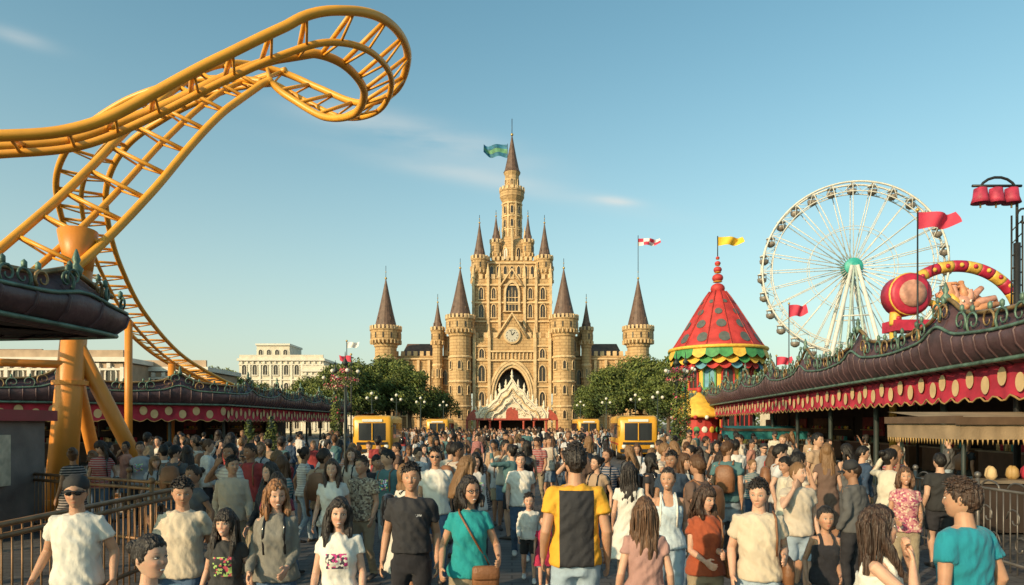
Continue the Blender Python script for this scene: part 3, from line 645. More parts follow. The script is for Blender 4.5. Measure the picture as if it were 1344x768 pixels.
    for a in range(8):
        M=Matrix.Translation((0,138,0))@Matrix.Rotation(a*math.pi/4,4,'Z')
        for z in(39.1,41.2,43.9): window(mb,0,z,.5,1.5,-1.93,trim,dark,M,True,.1,.1)
        mb.box((1.98,0,42.5),(.25,.3,7.6),trim,M@Matrix.Rotation(math.pi/8,4,'Z')); mb.box((2.45,0,49),(.25,.5,.6),trim,M); mb.box((2.45,0,49),(.25,.5,.6),trim,M@Matrix.Rotation(math.pi/8,4,'Z'))
    mb.rev([(1.5,48.5),(1.4,51.8),(1.65,52.2),(1.65,52.5)],(0,138,0),12,sand)
    for a in range(6):
        M=Matrix.Translation((0,138,0))@Matrix.Rotation(a*math.pi/3,4,'Z'); window(mb,0,49.3,.5,1.6,-1.4,trim,dark,M,True,.1,.1)
    mb.rev([(1.75,52.5),(1.45,53.1),(.9,55.6),(.45,58),(.06,60.2)],(0,138,0),12,slate); mb.ball((0,138,60.2),.3,gold,8); mb.tube([(0,138,60),(0,138,63.4)],.07,iron,6)
    mb.tube([(-.9,138,53),(-.9,138,58.4)],.05,iron,6); flag(mb,(-.9,138,58.2),4.8,2.7,bluef,-1,greenf,True)
    for sx in(-1,1):
        tower(sx*3.15,135.4,.9,29,37.6,43,1.2,True,12,0); tower(sx*6.3,133,1.25,20,33.8,41,1.5,True,14)
        tower(sx*7.2,143,1.1,20,34,39.5,1.2,True,12)
        tower(sx*9.7,128.5,2.1,0,21.6,31.2,1.8,True,20); tower(sx*14.3,132,1.0,8,19.9,25.4,1.6,True,12); tower(sx*24.1,131,2.15,0,19.9,29.8,2.4,True,20,1,1.36)
        mb.box((sx*16.6,135,7.6),(12.4,4,15.2),sand); mb.box((sx*16.6,132.85,14.6),(12.4,.4,.3),trim); mb.box((sx*16.6,132.85,8.4),(12.4,.4,.3),trim)
        cren_line(sx*11.4,sx*22.4,133.2,15.2,.7,.9)
        for i in range(6):
            x=sx*(12+i*2.05); mb.box((x,132.8,7.2),(.5,.7,14.2),trim)
            if i<5: 
                window(mb,x+sx*1.02,9.6,.8,2.8,133,trim,dark); window(mb,x+sx*1.02,3.6,.9,3.0,133,trim,dark)
        x0,x1=sorted((sx*15.4,sx*22)); 
        mb.box((sx*18.7,139,14.5),(7,4.5,3),sand)
        mb.add([(x0,136.4,15.6),(x1,136.4,15.6),(x1-.8,139,18.2),(x0+.8,139,18.2),(x0,141.6,15.6),(x1,141.6,15.6)],[(0,1,2,3),(5,4,3,2),(0,3,4),(1,5,2)],slate)
        mb.box((sx*11.6,136,17),(3.4,6,4),sand); cren_line(sx*10.2,sx*13,133.2,19,.6,.8); window(mb,sx*11.9,16,.9,2.2,133,trim,dark)
        mb.box((sx*8.6,134,14),(3.2,5,12),sand); cren_line(sx*7.6,sx*9.9,131.7,20,.5,.8)
        mb.box((sx*12.2,129.5,3.2),(3.6,3,6.4),sand); cren_line(sx*10.8,sx*13.6,128.2,6.4,.6,.8)
    mb.tube([(24.1,131,31),(24.1,131,38)],.06,iron,6); flag(mb,(24.1,131,37.4),4.2,1.4,redf,1,whitef)
    mb.build('castle',(0,135,0))
castle()
def gate_pavilion():
    mb=MB(); cream=mk('ornate_cream_plaster',(.72,.62,.47),.7,.15,2,.5,8); rd=mk('red_lacquer',(.36,.06,.035),.5,.2)
    y=112
    o=[(-5.9,2.6),(-5.9,3.6),(-5.2,4.6),(-4,4.9),(-3.4,5.6),(-2.6,6.2),(-2,7.4),(-1,8.0),(0,9.6),(1,8.0),(2,7.4),(2.6,6.2),(3.4,5.6),(4,4.9),(5.2,4.6),(5.9,3.6),(5.9,2.6)]
    mb.prism(o,y-.3,y+.3,cream); 
    for q,s in((.35,.92),(.5,.74),(.65,.54)):
        mb.tube([(a*s,y-q,2.6+(b-2.6)*s) for a,b in o],.14,trim if q==.5 else cream,6)
    for a,b in o[1:-1]:
        mb.rev([(.2,b-.2),(.28,b+.25),(.12,b+.5),(.2,b+.7),(.03,b+1.3)],(a,y,0),8,cream,True)
    rr=random.Random(3)
    for i in range(90):
        a=rr.uniform(-5,5); zt=np.interp(abs(a),[0,1,2,2.6,3.4,4,5.2],[9.2,7.8,7,6,5.4,4.6,4.2]); z=rr.uniform(2.9,zt-.3); R0=rr.uniform(.15,.32)
        mb.tube([(a+R0*math.cos(t)*(1-t/9),y-.36,z+R0*math.sin(t)*(1-t/9)) for t in np.linspace(0,7,14)],.05,cream,5)
    mb.prism(arch(2.0,2.0,False,6,0,2.75),y-.34,y-.28,rd)
    for x in(-5.6,-3.6,-1.9,1.9,3.6,5.6): mb.rev([(.3,0),(.3,.4),(.2,.6),(.18,2.2),(.32,2.6)],(x,y-.1,0),10,rd,True)
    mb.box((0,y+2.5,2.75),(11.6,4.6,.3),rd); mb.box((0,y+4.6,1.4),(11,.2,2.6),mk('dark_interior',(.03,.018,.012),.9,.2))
    mb.box((0,y-.45,2.75),(12,.3,.3),rd)
    for sx in(-1,1): mb.prism([(sx*5.9,2.6),(sx*7.6,2.6),(sx*7.2,3.5),(sx*6.3,4.3),(sx*5.9,4.3)],y-.2,y+3,rd); mb.box((sx*7.4,y+1,1.3),(.3,2,2.6),rd)
    mb.build('ornate_gate_pavilion',(0,112,0))
gate_pavilion()
# trees
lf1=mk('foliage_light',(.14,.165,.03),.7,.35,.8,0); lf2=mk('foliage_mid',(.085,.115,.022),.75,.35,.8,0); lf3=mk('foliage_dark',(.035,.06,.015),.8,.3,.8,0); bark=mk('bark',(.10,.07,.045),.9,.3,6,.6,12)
def leaves(mb,c,rad,n,ls,rr,mats,flat=1.):
    vs=[[],[],[]];
    for i in range(n):
        d=V(rr.gauss(0,1),rr.gauss(0,1),rr.gauss(0,1)).normalized(); q=rr.random()**.4
        p=Vector(c)+V(d.x*rad[0],d.y*rad[1],d.z*rad[2])*q
        nrm=(d*.8+V(rr.gauss(0,1),rr.gauss(0,1),rr.gauss(0,1))*.6).normalized(); a=nrm.orthogonal().normalized()*ls*rr.uniform(.6,1.3); b=nrm.cross(a).normalized()*ls*rr.uniform(.5,1)
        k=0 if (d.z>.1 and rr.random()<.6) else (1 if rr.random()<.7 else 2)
        vs[k]+= [p-a*.5,p-b*.35,p+a*.6,p+b*.35]
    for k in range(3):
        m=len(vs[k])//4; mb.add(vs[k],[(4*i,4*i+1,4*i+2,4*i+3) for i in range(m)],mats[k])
def tree_mesh(seed,h=10,r=4.5,n=12000,ls=.38,th=.28):
    rr=random.Random(seed); mb=MB()
    mb.tube([(0,0,0),(.1,0,h*.15),(.05,.1,h*.35),(0,0,h*.6)],[.35,.28,.24,.12],bark,8)
    cl=[]
    for i in range(28):
        a=rr.uniform(0,6.28); e=rr.uniform(-.6,1.45); q=rr.uniform(.5,1.0)
        c=V(r*q*math.cos(a)*math.cos(e),r*q*math.sin(a)*math.cos(e),h*.60+(h*.40)*q*math.sin(e)); cl.append(c)
        if i<9: mb.tube([(0,0,h*(.22+.03*i)),(c.x*.5,c.y*.5,(h*.35+c.z)*.5),tuple(c)],[.13,.08,.03],bark,6)
    for c in cl:
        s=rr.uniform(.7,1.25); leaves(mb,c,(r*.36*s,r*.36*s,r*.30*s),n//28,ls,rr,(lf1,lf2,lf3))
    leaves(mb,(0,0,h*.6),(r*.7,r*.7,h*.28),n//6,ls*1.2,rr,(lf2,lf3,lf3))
    ob=mb.build('t'); me=ob.data; bpy.data.objects.remove(ob); return me
TM=[tree_mesh(s) for s in(1,2,3,5)]
tr=random.Random(9)
for x,y,s in((-15.5,104,.98),(-19.5,108,1.1),(-24,106,1.06),(-28,112,1.02),(-22,98,.92),(-12.4,112,.7),(-33,112,.85),(-26,100,.9),(15.2,104,.95),(19.8,106,1.1),(24.5,103,1.15),(28,110,1.25),(22,96,.92),(33,112,1.15),(12.6,112,.7),(27,95,1.0),(38,108,1.1),(-45,104,.95),(-50,106,1.0),(-41,100,.85),(-36,96,.75),(-56,100,.95)):
    ob=bpy.data.objects.new('tree',tr.choice(TM)); scene.collection.objects.link(ob); ob.location=(x,y,0); ob.scale=(s*1.08,s*1.08,s*tr.uniform(.95,1.08)); ob.rotation_euler=(0,0,tr.uniform(0,6))
mb=MB(); rr=random.Random(4)
for i in range(150):
    a=rr.uniform(-1.35,1.35); d=rr.uniform(230,300); s=rr.uniform(6,11); leaves(mb,(d*math.sin(a),d*math.cos(a)+20,s*.55),(s*1.3,s,s*.8),260,1.7,rr,(lf1,lf2,lf3))
mb.build('distant_trees')
# ground
def paver():
    m,nt,b=newmat('paving_stones'); co=ocoord(nt); br=nt.nodes.new('ShaderNodeTexBrick'); nt.links.new(co,br.inputs[0])
    br.inputs['Color1'].default_value=(.13,.125,.12,1); br.inputs['Color2'].default_value=(.09,.088,.088,1); br.inputs['Mortar'].default_value=(.035,.033,.03,1); br.inputs['Scale'].default_value=1
    br.inputs['Brick Width'].default_value=.42; br.inputs['Row Height'].default_value=.21; br.inputs['Mortar Size'].default_value=.012
    c=mixcol(nt,br.outputs[0],(.5,.48,.45),ramp(nt,noisetex(nt,co,.7,6),.35,.7),'MULTIPLY'); nt.links.new(c,b.inputs['Base Color']); b.inputs['Roughness'].default_value=.6
    bump(nt,b,mth(nt,'ADD',mth(nt,'MULTIPLY',br.outputs[1],-1.),noisetex(nt,co,40,3)),.5,.01); return m
mb=MB(); mb.add([(-1500,-600,0),(1500,-600,0),(1500,1500,0),(-1500,1500,0)],[(0,1,2,3)],mk('ground_soil_grass',(.10,.10,.05),.95,.3,.1,.3,5)); mb.build('ground')
mb=MB(); mb.add([(-45,-20,.004),(45,-20,.004),(45,127,.004),(-45,127,.004)],[(0,1,2,3)],paver()); mb.build('plaza_pavement')
# coaster
OR=mk('coaster_yellow_paint',(.76,.34,.03),.42,.12,1.5,.08,20); ORS=mk('coaster_orange_support_paint',(.66,.24,.03),.45,.14,1.2,.1,20)
def spline(P,n=10):
    out=[]
    for i in range(len(P)-1):
        p0,p1,p2,p3=[np.array(P[min(max(k,0),len(P)-1)],float) for k in(i-1,i,i+1,i+2)]
        for q in range(n):
            t=q/n; out.append(.5*((2*p1)+(-p0+p2)*t+(2*p0-5*p1+4*p2-p3)*t*t+(-p0+3*p1-3*p2+p3)*t**3))
    out.append(np.array(P[-1],float)); return out
def track(mb,P):
    S=spline(P,10); pts=[Vector(s[:3]) for s in S]; bk=[math.radians(s[3]) for s in S]
    Lr=[];Rr=[];Sp=[];acc=0;last=-9;
    for i,p in enumerate(pts):
        t=(pts[min(i+1,len(pts)-1)]-pts[max(i-1,0)]).normalized(); lat=t.cross(V(0,0,1)); lat.normalize(); N=lat.cross(t).normalized()
        l2=lat*math.cos(bk[i])+N*math.sin(bk[i]); n2=l2.cross(t).normalized()
        a=p-l2*.72;b=p+l2*.72;c=p-n2*.22
        Lr.append(a);Rr.append(b);Sp.append(c)
        if i: acc+=(p-pts[i-1]).length
        if acc-last>.78:
            last=acc; mb.tube([a,b],.052,OR,8); mb.tube([a-n2*.05,c],.03,OR,6); mb.tube([b-n2*.05,c],.03,OR,6)
    mb.tube(Lr,.10,OR,12); mb.tube(Rr,.10,OR,12); mb.tube(Sp,.075,OR,12)
mb=MB()
A=[(-13.5,11.5,6.9,-14),(-10.56,12,6.95,-14),(-9.33,12.5,7.2,-14),(-8.26,13,7.55,-14),(-7.23,13.5,8.3,-12),(-5.94,14,9.3,-8),(-4.87,14.5,10.1,0),(-4.03,15,10.6,14),(-3.40,16,10.9,30),(-3.22,17.5,11.0,40),(-3.80,19,10.95,38),(-4.93,20,11.2,36),(-6.2,20.5,11.95,36),(-7.11,20.5,12.45,38),(-7.82,20,12.25,40),(-8.49,19,11.15,43),(-9.14,18,9.67,45),(-9.67,17,8.11,45),(-10.17,16,6.69,42),(-10.6,15,5.5,36),(-11.07,14,4.55,24),(-11.9,12.6,3.87,8),(-13.5,10.5,3.5,0)]
Bp=[(-17.7,52,2.4,0),(-17.9,50,2.9,0),(-18.4,47,4.1,0),(-19.0,43,4.87,0),(-19.1,38,5.89,0),(-17.9,32,7.17,0),(-16.77,28,8.46,0),(-15.56,25,9.44,0),(-14.41,23,10.25,0),(-13.13,22,11.12,0),(-11.51,21.5,11.87,0),(-9.71,21.2,12.40,-10),(-8.2,20.8,12.5,-25),(-7.11,20.5,12.45,-38)]
track(mb,A); track(mb,Bp)
mb.tube([(-9.6,14.5,0),(-9.8,15.2,3.1),(-10.0,15.9,5.7)],[.30,.27,.25],ORS,20); mb.tube([(-10.0,15.85,5.5),(-10.05,15.9,5.95),(-10.1,15.95,6.5)],[.26,.34,.42],ORS,20)
mb.tube([(-8.45,16.5,0),(-9.8,15.35,3.9)],[.17,.17],ORS,16); mb.tube([(-11.0,18.5,0),(-9.85,15.3,3.6)],.15,ORS,16); mb.tube([(-9.75,15.1,3.35),(-13,14.4,3.4)],.09,ORS,10)
for z in(.35,2.9,5.2): mb.rev([(.36,z),(.36,z+.1)],(-9.6-.4*z/5.7,14.5+1.4*z/5.7,0),20,ORS)
for x,y in((-9.6,14.5),(-8.45,16.5),(-11.0,18.5)):
    mb.rev([(.55,.0),(.55,.06),(.34,.07),(.34,.14)],(x,y,0),20,ORS); mb.box((x,y,.03),(1.4,1.4,.06),mk('concrete',(.3,.29,.27),.9,.2))
mb.tube([(-17.9,32,0),(-17.9,32,6.8)],.17,ORS,14); mb.tube([(-19.2,38.5,0),(-19.1,38.5,5.4)],.2,ORS,14)
mb.build('roller_coaster',(-10,16,0))
# ferris wheel
def ferris():
    mb=MB(); wp=mk('wheel_white_paint',(.60,.58,.52),.5,.12,2,.1); tg=mk('wheel_teal',(.03,.33,.28),.5,.15); lg=mk('wheel_leg_grey_green',(.36,.44,.40),.5,.15); cab=mk('gondola_paint',(.20,.17,.14),.4,.3,1,0)
    c=V(54.5,110,27); M=Matrix.Translation(c)@Matrix.Rotation(math.radians(-14),4,'Z'); N=28; Ro=13.6
    for sy in(-.9,.9):
        for R0,rad in((Ro,.16),(Ro-1.5,.09),(6.5,.05)): mb.tube([(R0*math.cos(a),sy,R0*math.sin(a)) for a in np.linspace(0,2*math.pi,85)],rad,wp,6,M=M)
        for i in range(N):
            a=2*math.pi*i/N; d=V(math.cos(a),0,math.sin(a)); a2=a+math.pi/N; d2=V(math.cos(a2),0,math.sin(a2))
            mb.tube([d*1.1+V(0,sy*1.3,0),d*Ro+V(0,sy,0)],.075,wp,5,M=M)
            mb.tube([d*Ro+V(0,sy,0),d2*(Ro-1.5)+V(0,sy,0)],.05,wp,4,M=M); mb.tube([d2*(Ro-1.5)+V(0,sy,0),V(math.cos(a+2*math.pi/N),0,math.sin(a+2*math.pi/N))*Ro+V(0,sy,0)],.05,wp,4,M=M)
    for i in range(N):
        a=2*math.pi*i/N; p=V(Ro*math.cos(a),0,Ro*math.sin(a)); mb.tube([p+V(0,-.9,0),p+V(0,.9,0)],.1,wp,6,M=M)
        q=p*(1.0)+V(0,0,-.15)
        mb.rev([(.1,.0),(.6,-.15),(.75,-.3),(.65,-.35)],q,10,wp,True,M); mb.rev([(.65,-.85),(.75,-.9),(.68,-1.4),(.25,-1.7)],q,10,cab,True,M)
        for k in range(5): mb.tube([q+V(.66*math.cos(k*1.257),.66*math.sin(k*1.257),-.35),q+V(.66*math.cos(k*1.257),.66*math.sin(k*1.257),-.98)],.05,cab,4,M=M)
    MX=M@Matrix.Rotation(math.pi/2,4,'X'); mb.rev([(1.2,-1.6),(1.35,-1.5),(1.35,1.5),(1.2,1.6),(.5,1.9)],(0,0,0),20,tg,False,MX)
    for sy in(-2.6,2.6):
        for sx in(-1,1):
            mb.tube([(sx*.4,sy*.8,0),(sx*6.5,sy*1.6,-27)],[.28,.4],wp,8,M=M); mb.tube([(sx*.1,sy*.8,0),(sx*2.6,sy*1.5,-27)],[.18,.25],lg,8,M=M)
        for z in(-8,-14,-20): mb.tube([(6.5*z/27,sy*(.8-.8*z/27),z),(-6.5*z/27,sy*(.8-.8*z/27),z)],.12,wp,6,M=M)
    mb.build('ferris_wheel',(54.5,110,0))
ferris()
# circus tent tower
def tent():
    mb=MB(); rd=mk('tent_red',(.44,.035,.03),.65,.3,1.2,.3,6); yl=mk('tent_yellow',(.68,.40,.05),.6,.2); gr=mk('tent_green',(.05,.23,.07),.6,.25); dk=mk('tent_dot',(.09,.10,.09),.6,.2); bl=mk('tent_blue',(.1,.28,.38),.6,.2)
    X,Y=21,70; n=48
    P=[(4.75,9.4),(4.3,10.0),(3.55,11.2),(2.7,12.6),(1.9,13.9),(1.25,14.9),(.8,15.5)]
    mb.rev(P,(X,Y,0),n,rd,True)
    def rat(z): return np.interp(z,[p[1] for p in P],[p[0] for p in P])
    for k in range(12):
        a=2*math.pi*k/12; mb.tube([(X+(r+.03)*math.cos(a),Y+(r+.03)*math.sin(a),z) for r,z in P],.07,mk('tent_rib',(.32,.03,.02),.6),5)
    for z,r0,nn,o in((10.5,.55,12,.5),(11.9,.48,10,0),(13.2,.36,8,.5),(14.3,.22,8,0)):
        for k in range(nn):
            a=2*math.pi*(k+.0+o)/nn+.13; vs=[]
            for q in range(13):
                if q==12: dz=0;da=0
                else: dz=r0*math.sin(q*math.pi/6);da=r0*math.cos(q*math.pi/6)/rat(z)
                rr_=rat(z+dz*.9)+.06; vs.append((X+rr_*math.cos(a+da),Y+rr_*math.sin(a+da),z+dz*.9+.01))
            mb.add(vs,[(q,(q+1)%12,12) for q in range(12)],dk,True)
    for r1,r2,z1,z2,ma,mb2,ph in((4.7,5.0,9.5,8.75,gr,yl,0),(4.2,4.75,8.8,8.2,yl,gr,.5),(3.9,4.4,8.3,7.7,rd,bl,0)):
        for k in range(24):
            a0=2*math.pi*(k+ph)/24; a1=2*math.pi*(k+1+ph)/24; top=[];bot=[]
            for q in range(7):
                a=a0+(a1-a0)*q/6; top.append((X+r1*math.cos(a),Y+r1*math.sin(a),z1)); s=math.sin(math.pi*q/6); bot.append((X+r2*math.cos(a),Y+r2*math.sin(a),z2-.35*s))
            mb.add(top+bot,[(q,q+1,q+8,q+7) for q in range(6)],ma if k%3 else mb2,True)
    mb.tube([(X+4.78*math.cos(a),Y+4.78*math.sin(a),9.5) for a in np.linspace(0,6.2832,49)],.18,yl,8)
    mb.rev([(3.4,0),(3.4,4.6),(3.7,4.8),(3.7,5.1),(3.3,5.2),(3.3,8.2)],(X,Y,0),24,yl,False)
    for k in range(12):
        M=Matrix.Translation((X,Y,0))@Matrix.Rotation(2*math.pi*k/12,4,'Z'); window(mb,0,5.6,1.0,1.9,-3.3,gr if k%2 else rd,bl if k%2 else dark,M,False,.15,.12); window(mb,0,1,1.2,2.8,-3.4,rd,dark,M,False,.15,.12)
    for z,r in((15.8,.72),(16.9,.56),(17.75,.42),(18.4,.30),(18.95,.2)):
        mb.ball((X,Y,z),r,rd,16,(1,1,.8)); mb.rev([(r*.7,z-r*.75),(r*.85,z-r*.7),(r*.7,z-r*.6)],(X,Y,0),16,yl,True)
    mb.tube([(X,Y,18.9),(X,Y,21.2)],.05,iron,6); flag(mb,(X,Y,21.1),2.6,.9,yelf,1)
    mb.build('circus_tent_tower',(X,Y,0))
tent()
# pavilions
pur=mk('pavilion_purple_tile',(.075,.040,.045),.5,.4,2.5,.6,10); scr=mk('scroll_verdigris',(.10,.17,.13),.5,.5,4,.3,metal=.25); scg=mk('scroll_bronze',(.28,.18,.08),.45,.4,4,.3,metal=.4)
val=mk('valance_red',(.38,.02,.045),.8,.35,2,.2); dot=mk('valance_dot',(.56,.40,.21),.8,.15); post=mk('post_dark_green',(.02,.03,.025),.6,.3); wallb=mk('stall_wall_shade_tone',(.035,.022,.016),.85,.4,1,.2); ceil=mk('stall_ceiling_shade_tone',(.03,.02,.018),.9,.2); gold2=mk('fringe_gold',(.35,.22,.08),.6,.3)  # wall and ceiling colours are near black to carry the interior's shade
def pavilion(name,path,side,zv0,zv1,zt,depth=6,amp=.38,per=5.5,posts=True,valance=True,dr=.27,proud=.55,back=True,u_phase=0):
    mb=MB(); pts=[Vector((*p,0)) for p in path]
    S=[];u=0
    for a,b in zip(pts[:-1],pts[1:]):
        d=b-a; n=max(1,int(d.length/.16)); nn=V(-d.y,d.x,0).normalized()*side
        for i in range(n+(1 if b is pts[-1] else 0)): S.append([a+d*i/n,nn.copy(),u+d.length*i/n])
        u+=d.length
    N=[s[1] for s in S]; 
    for i in range(len(S)): S[i][1]=sum((N[min(max(i+k,0),len(S)-1)] for k in range(-4,5)),V(0,0,0)).normalized()
    def wave(u): t=((u+u_phase)/per)%1; return amp*(math.exp(-((t-.5)/.10)**2)*1.15+.25*math.cos(2*math.pi*(t-.5))-.1)
    prof_=[(-.05,0,0),(.0,.0,0),(proud*.55,.10,.0),(proud*.9,.30,.25),(proud,.52,.5),(proud*.7,.72,.8),(proud*.35,.86,1),(proud*.3,1.0,1)]
    hh=zt-zv1; ks=min(1,hh/.9)
    rings=[[p+nn*o+V(0,0,zv1+hh*q+wave(uu)*w) for o,q,w in prof_] for p,nn,uu in S]
    mb.rings(rings,pur,True,False,False)
    nextu=0
    for (p,nn,uu),rg in zip(S,rings):
        if uu>=nextu: mb.tube(rg[1:6],.035*ks,pur,5); nextu+=.5
    top=[p+nn*proud*.45+V(0,0,zt+wave(uu)) for p,nn,uu in S]; mb.tube(top,.055*ks,scg,6)
    mid=[p+nn*proud*.95+V(0,0,zv1+hh*.62+wave(uu)*.62) for p,nn,uu in S]; mb.tube(mid,.04*ks,scr,6)
    low=[p+nn*proud*.6+V(0,0,zv1+hh*.06) for p,nn,uu in S]; mb.tube(low,.05*ks,scr,6)
    nextu=.2;k=0
    for p,nn,uu in S:
        if uu>=nextu:
            t=V(nn.y,-nn.x,0); sg=1 if k%2 else -1; R0=hh*.20; c=p+nn*(proud*.78)+V(0,0,zv1+hh*.83+wave(uu)*.9)
            mb.tube([c+t*sg*(R0*math.cos(q)*(1-q/8.5)+R0*.2)+V(0,0,R0*math.sin(q)*(1-q/8.5))+nn*.02 for q in np.linspace(-.8,6.6,13)],[(.035-.0018*j)*ks for j in range(13)],scr if k%3 else scg,5)
            mb.ball(c+V(0,0,hh*.24)+t*sg*.1*ks,.06*ks,scr,6,(1,1,1.6))
            if k%2==0: mb.tube([c+V(0,0,-hh*.2),c+V(0,0,-hh*.42)+t*.15*sg*ks,c+V(0,0,-hh*.5)+t*.32*sg*ks],[.03*ks,.025*ks,.012*ks],scr,5)
            nextu+=R0*2.3; k+=1
    nextu=((.5*per-u_phase)%per)
    for p,nn,uu in S:
        if uu>=nextu:
            c=p+nn*proud*.5+V(0,0,zt+wave(uu)); q=ks*.8; mb.rev([(.10*q,-.1*q),(.16*q,.08*q),(.06*q,.2*q),(.1*q,.3*q),(.01,.55*q)],c,8,scr,True); nextu+=per
    if valance:
        vs=[];
        for (p,nn,uu) in S:
            s=abs(math.sin(math.pi*uu/.62)); q=p-nn*.02+nn*.03*math.sin(uu*9); vs+= [q+V(0,0,zv1+.02),q+V(0,0,zv0+.16-.16*s)+nn*.04]
        mb.add(vs,[(2*i,2*i+1,2*i+3,2*i+2) for i in range(len(S)-1)],val,True)
        mb.tube([p+nn*.06+V(0,0,zv0+.15-.16*abs(math.sin(math.pi*uu/.62))) for p,nn,uu in S],.022,gold2,5)
        nextu=.31;k=0
        for p,nn,uu in S:
            if uu>=nextu:
                t=V(nn.y,-nn.x,0); c=p+nn*.055+V(0,0,(zv0+zv1)/2+.04+(.1 if k%2 else -.06)); r0=dr*(zv1-zv0)*1.0
                vs=[c]+[c+t*r0*math.cos(q*math.pi/8)*.8+V(0,0,r0*math.sin(q*math.pi/8)) for q in range(16)]; mb.add(vs,[(0,q+1,(q+1)%16+1) for q in range(16)],dot); nextu+=.62; k+=1
    n=len(S); vs=[]
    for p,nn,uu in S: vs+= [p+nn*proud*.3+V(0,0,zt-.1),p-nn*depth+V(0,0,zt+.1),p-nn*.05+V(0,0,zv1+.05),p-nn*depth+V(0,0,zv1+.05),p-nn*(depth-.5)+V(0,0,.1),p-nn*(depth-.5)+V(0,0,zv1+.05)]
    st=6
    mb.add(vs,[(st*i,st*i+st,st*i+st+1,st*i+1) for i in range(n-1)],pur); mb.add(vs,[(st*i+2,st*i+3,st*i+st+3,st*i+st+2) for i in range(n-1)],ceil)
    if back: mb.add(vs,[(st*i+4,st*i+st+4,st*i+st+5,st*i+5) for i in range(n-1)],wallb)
    mb.add(vs[:4]+vs[-6:-2],[(0,1,3,2),(4,6,7,5)],pur)
    if posts:
        nextu=1.2;k=0;rr=random.Random(len(path)+int(zt*10))
        for p,nn,uu in S:
            if uu>=nextu:
                t=V(nn.y,-nn.x,0)
                c=p-nn*.6; mb.rev([(.16,0),(.16,.5),(.11,.6),(.085,.7),(.085,zv1-.5),(.12,zv1-.4),(.2,zv1)],c,10,post,True)
                for sg in(-1,1): mb.tube([c+V(0,0,zv1-.75),c+t*sg*.35+V(0,0,zv1-.3),c+t*sg*.75+V(0,0,zv1-.05)],[.04,.035,.03],post,6)
                if back:
                    c=p-nn*(depth-1.0)+t*2; ang=math.atan2(t.y,t.x)
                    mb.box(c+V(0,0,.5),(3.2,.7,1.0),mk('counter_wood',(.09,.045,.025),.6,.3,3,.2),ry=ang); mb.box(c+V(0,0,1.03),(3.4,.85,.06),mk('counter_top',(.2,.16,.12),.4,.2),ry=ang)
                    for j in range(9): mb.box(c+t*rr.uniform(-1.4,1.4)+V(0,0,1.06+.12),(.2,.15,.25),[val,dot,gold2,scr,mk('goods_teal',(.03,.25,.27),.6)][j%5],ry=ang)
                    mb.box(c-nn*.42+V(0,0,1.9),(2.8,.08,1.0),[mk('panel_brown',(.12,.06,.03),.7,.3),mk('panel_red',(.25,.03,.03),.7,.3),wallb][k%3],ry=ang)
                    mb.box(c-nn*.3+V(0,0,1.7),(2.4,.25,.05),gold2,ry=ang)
                    for j in range(10): mb.ball(c-nn*.25+t*rr.uniform(-1.1,1.1)+V(0,0,1.82),.09,[val,dot,gold2,scr,yelf][j%5],8)
                nextu+=per*.8; k+=1
    mb.build(name,S[len(S)//2][0])
pavilion('souvenir_pavilion',[(9.35,4),(16.2,61)],1,2.55,3.32,4.58,7,.38,5.6,u_phase=1.2)
pavilion('arcade_pavilion',[(-31,24.3),(-15.2,36),(-15.6,64)],-1,2.15,2.95,4.15,6,.32,5.0)
pavilion('food_kiosk_pavilion',[(-5.9,3.5),(-5.45,9.0),(-12,9.8)],-1,2.95,3.18,3.75,3.2,.12,3.2,posts=False,valance=False,proud=.38,back=False)
mb=MB()
for x,y in((-7.6,5.0),(-7.4,8.0),(-10.5,8.6)): mb.rev([(.14,0),(.14,.5),(.09,.6),(.09,2.9),(.18,3.2)],(x,y,0),10,post,True)
mb.build('kiosk_column')
mb=MB()
rdp=mk('booth_red',(.28,.02,.03),.5,.25,2,.1); bgm=mk('booth_grey',(.15,.12,.105),.6,.35,2,.2)
mb.box((-10.1,12.4,1.05),(2.2,1.6,2.1),bgm); mb.box((-10.1,12.4,2.2),(2.5,1.9,.2),rdp); mb.box((-10.1,11.53,1.85),(2.1,.1,.38),rdp); mb.box((-10.1,11.5,1.15),(1.7,.08,.75),mk('booth_window',(.22,.24,.24),.2,.2)); mb.box((-10.1,11.45,.7),(1.9,.3,.07),gold2)
for q in(-.28,.28): mb.box((-10.1+q,11.44,1.15),(.05,.06,.75),bgm)
mb.box((-8.95,11.9,1.4),(.06,.6,.9),mk('poster_cream',(.5,.42,.3),.7,.3,6))
for i in range(8): mb.box((-10.95+i*.24,11.46,1.85),(.12,.03,.16),dot)
mb.build('ticket_booth',(-10.1,12.4,0))
# fences
def iron_fence(name,a,b,h,mat,style=0):
    mb=MB(); a=V(*a,0);b=V(*b,0); d=(b-a); L=d.length; t=d.normalized(); 
    for z in((h,h*.9,.15) if style else (h,.14)): mb.tube([a+V(0,0,z),b+V(0,0,z)],.022 if not style else .03,mat,6)
    n=int(L/.14); 
    for i in range(n+1):
        p=a+t*L*i/n; big=i%12==0
        mb.tube([p,p+V(0,0,h*(1.12 if big else 1.0))],.03 if big else .010,mat,6)
        if big: mb.ball(p+V(0,0,h*1.16),.05,mat,8)
        if style==0 and i%4==2:
            for sg in(-1,1): mb.tube([p+V(0,0,h*.5)+t*sg*(.16*math.cos(q)*(1-q/8)+.06)+V(0,0,.17*math.sin(q)*(1-q/8)+.18*sg) for q in np.linspace(0,6,10)],.012,mat,5)
            mb.tube([p+V(0,0,h)+t*(.2*math.cos(q))+V(0,0,.12*math.sin(q)) for q in np.linspace(0,math.pi,8)],.014,mat,5)
    mb.build(name,tuple(a))
irong=mk('fence_pewter',(.14,.13,.12),.45,.3,5,.1,metal=.5); brass=mk('railing_bronze',(.24,.13,.06),.5,.3,5,.1,metal=.3)
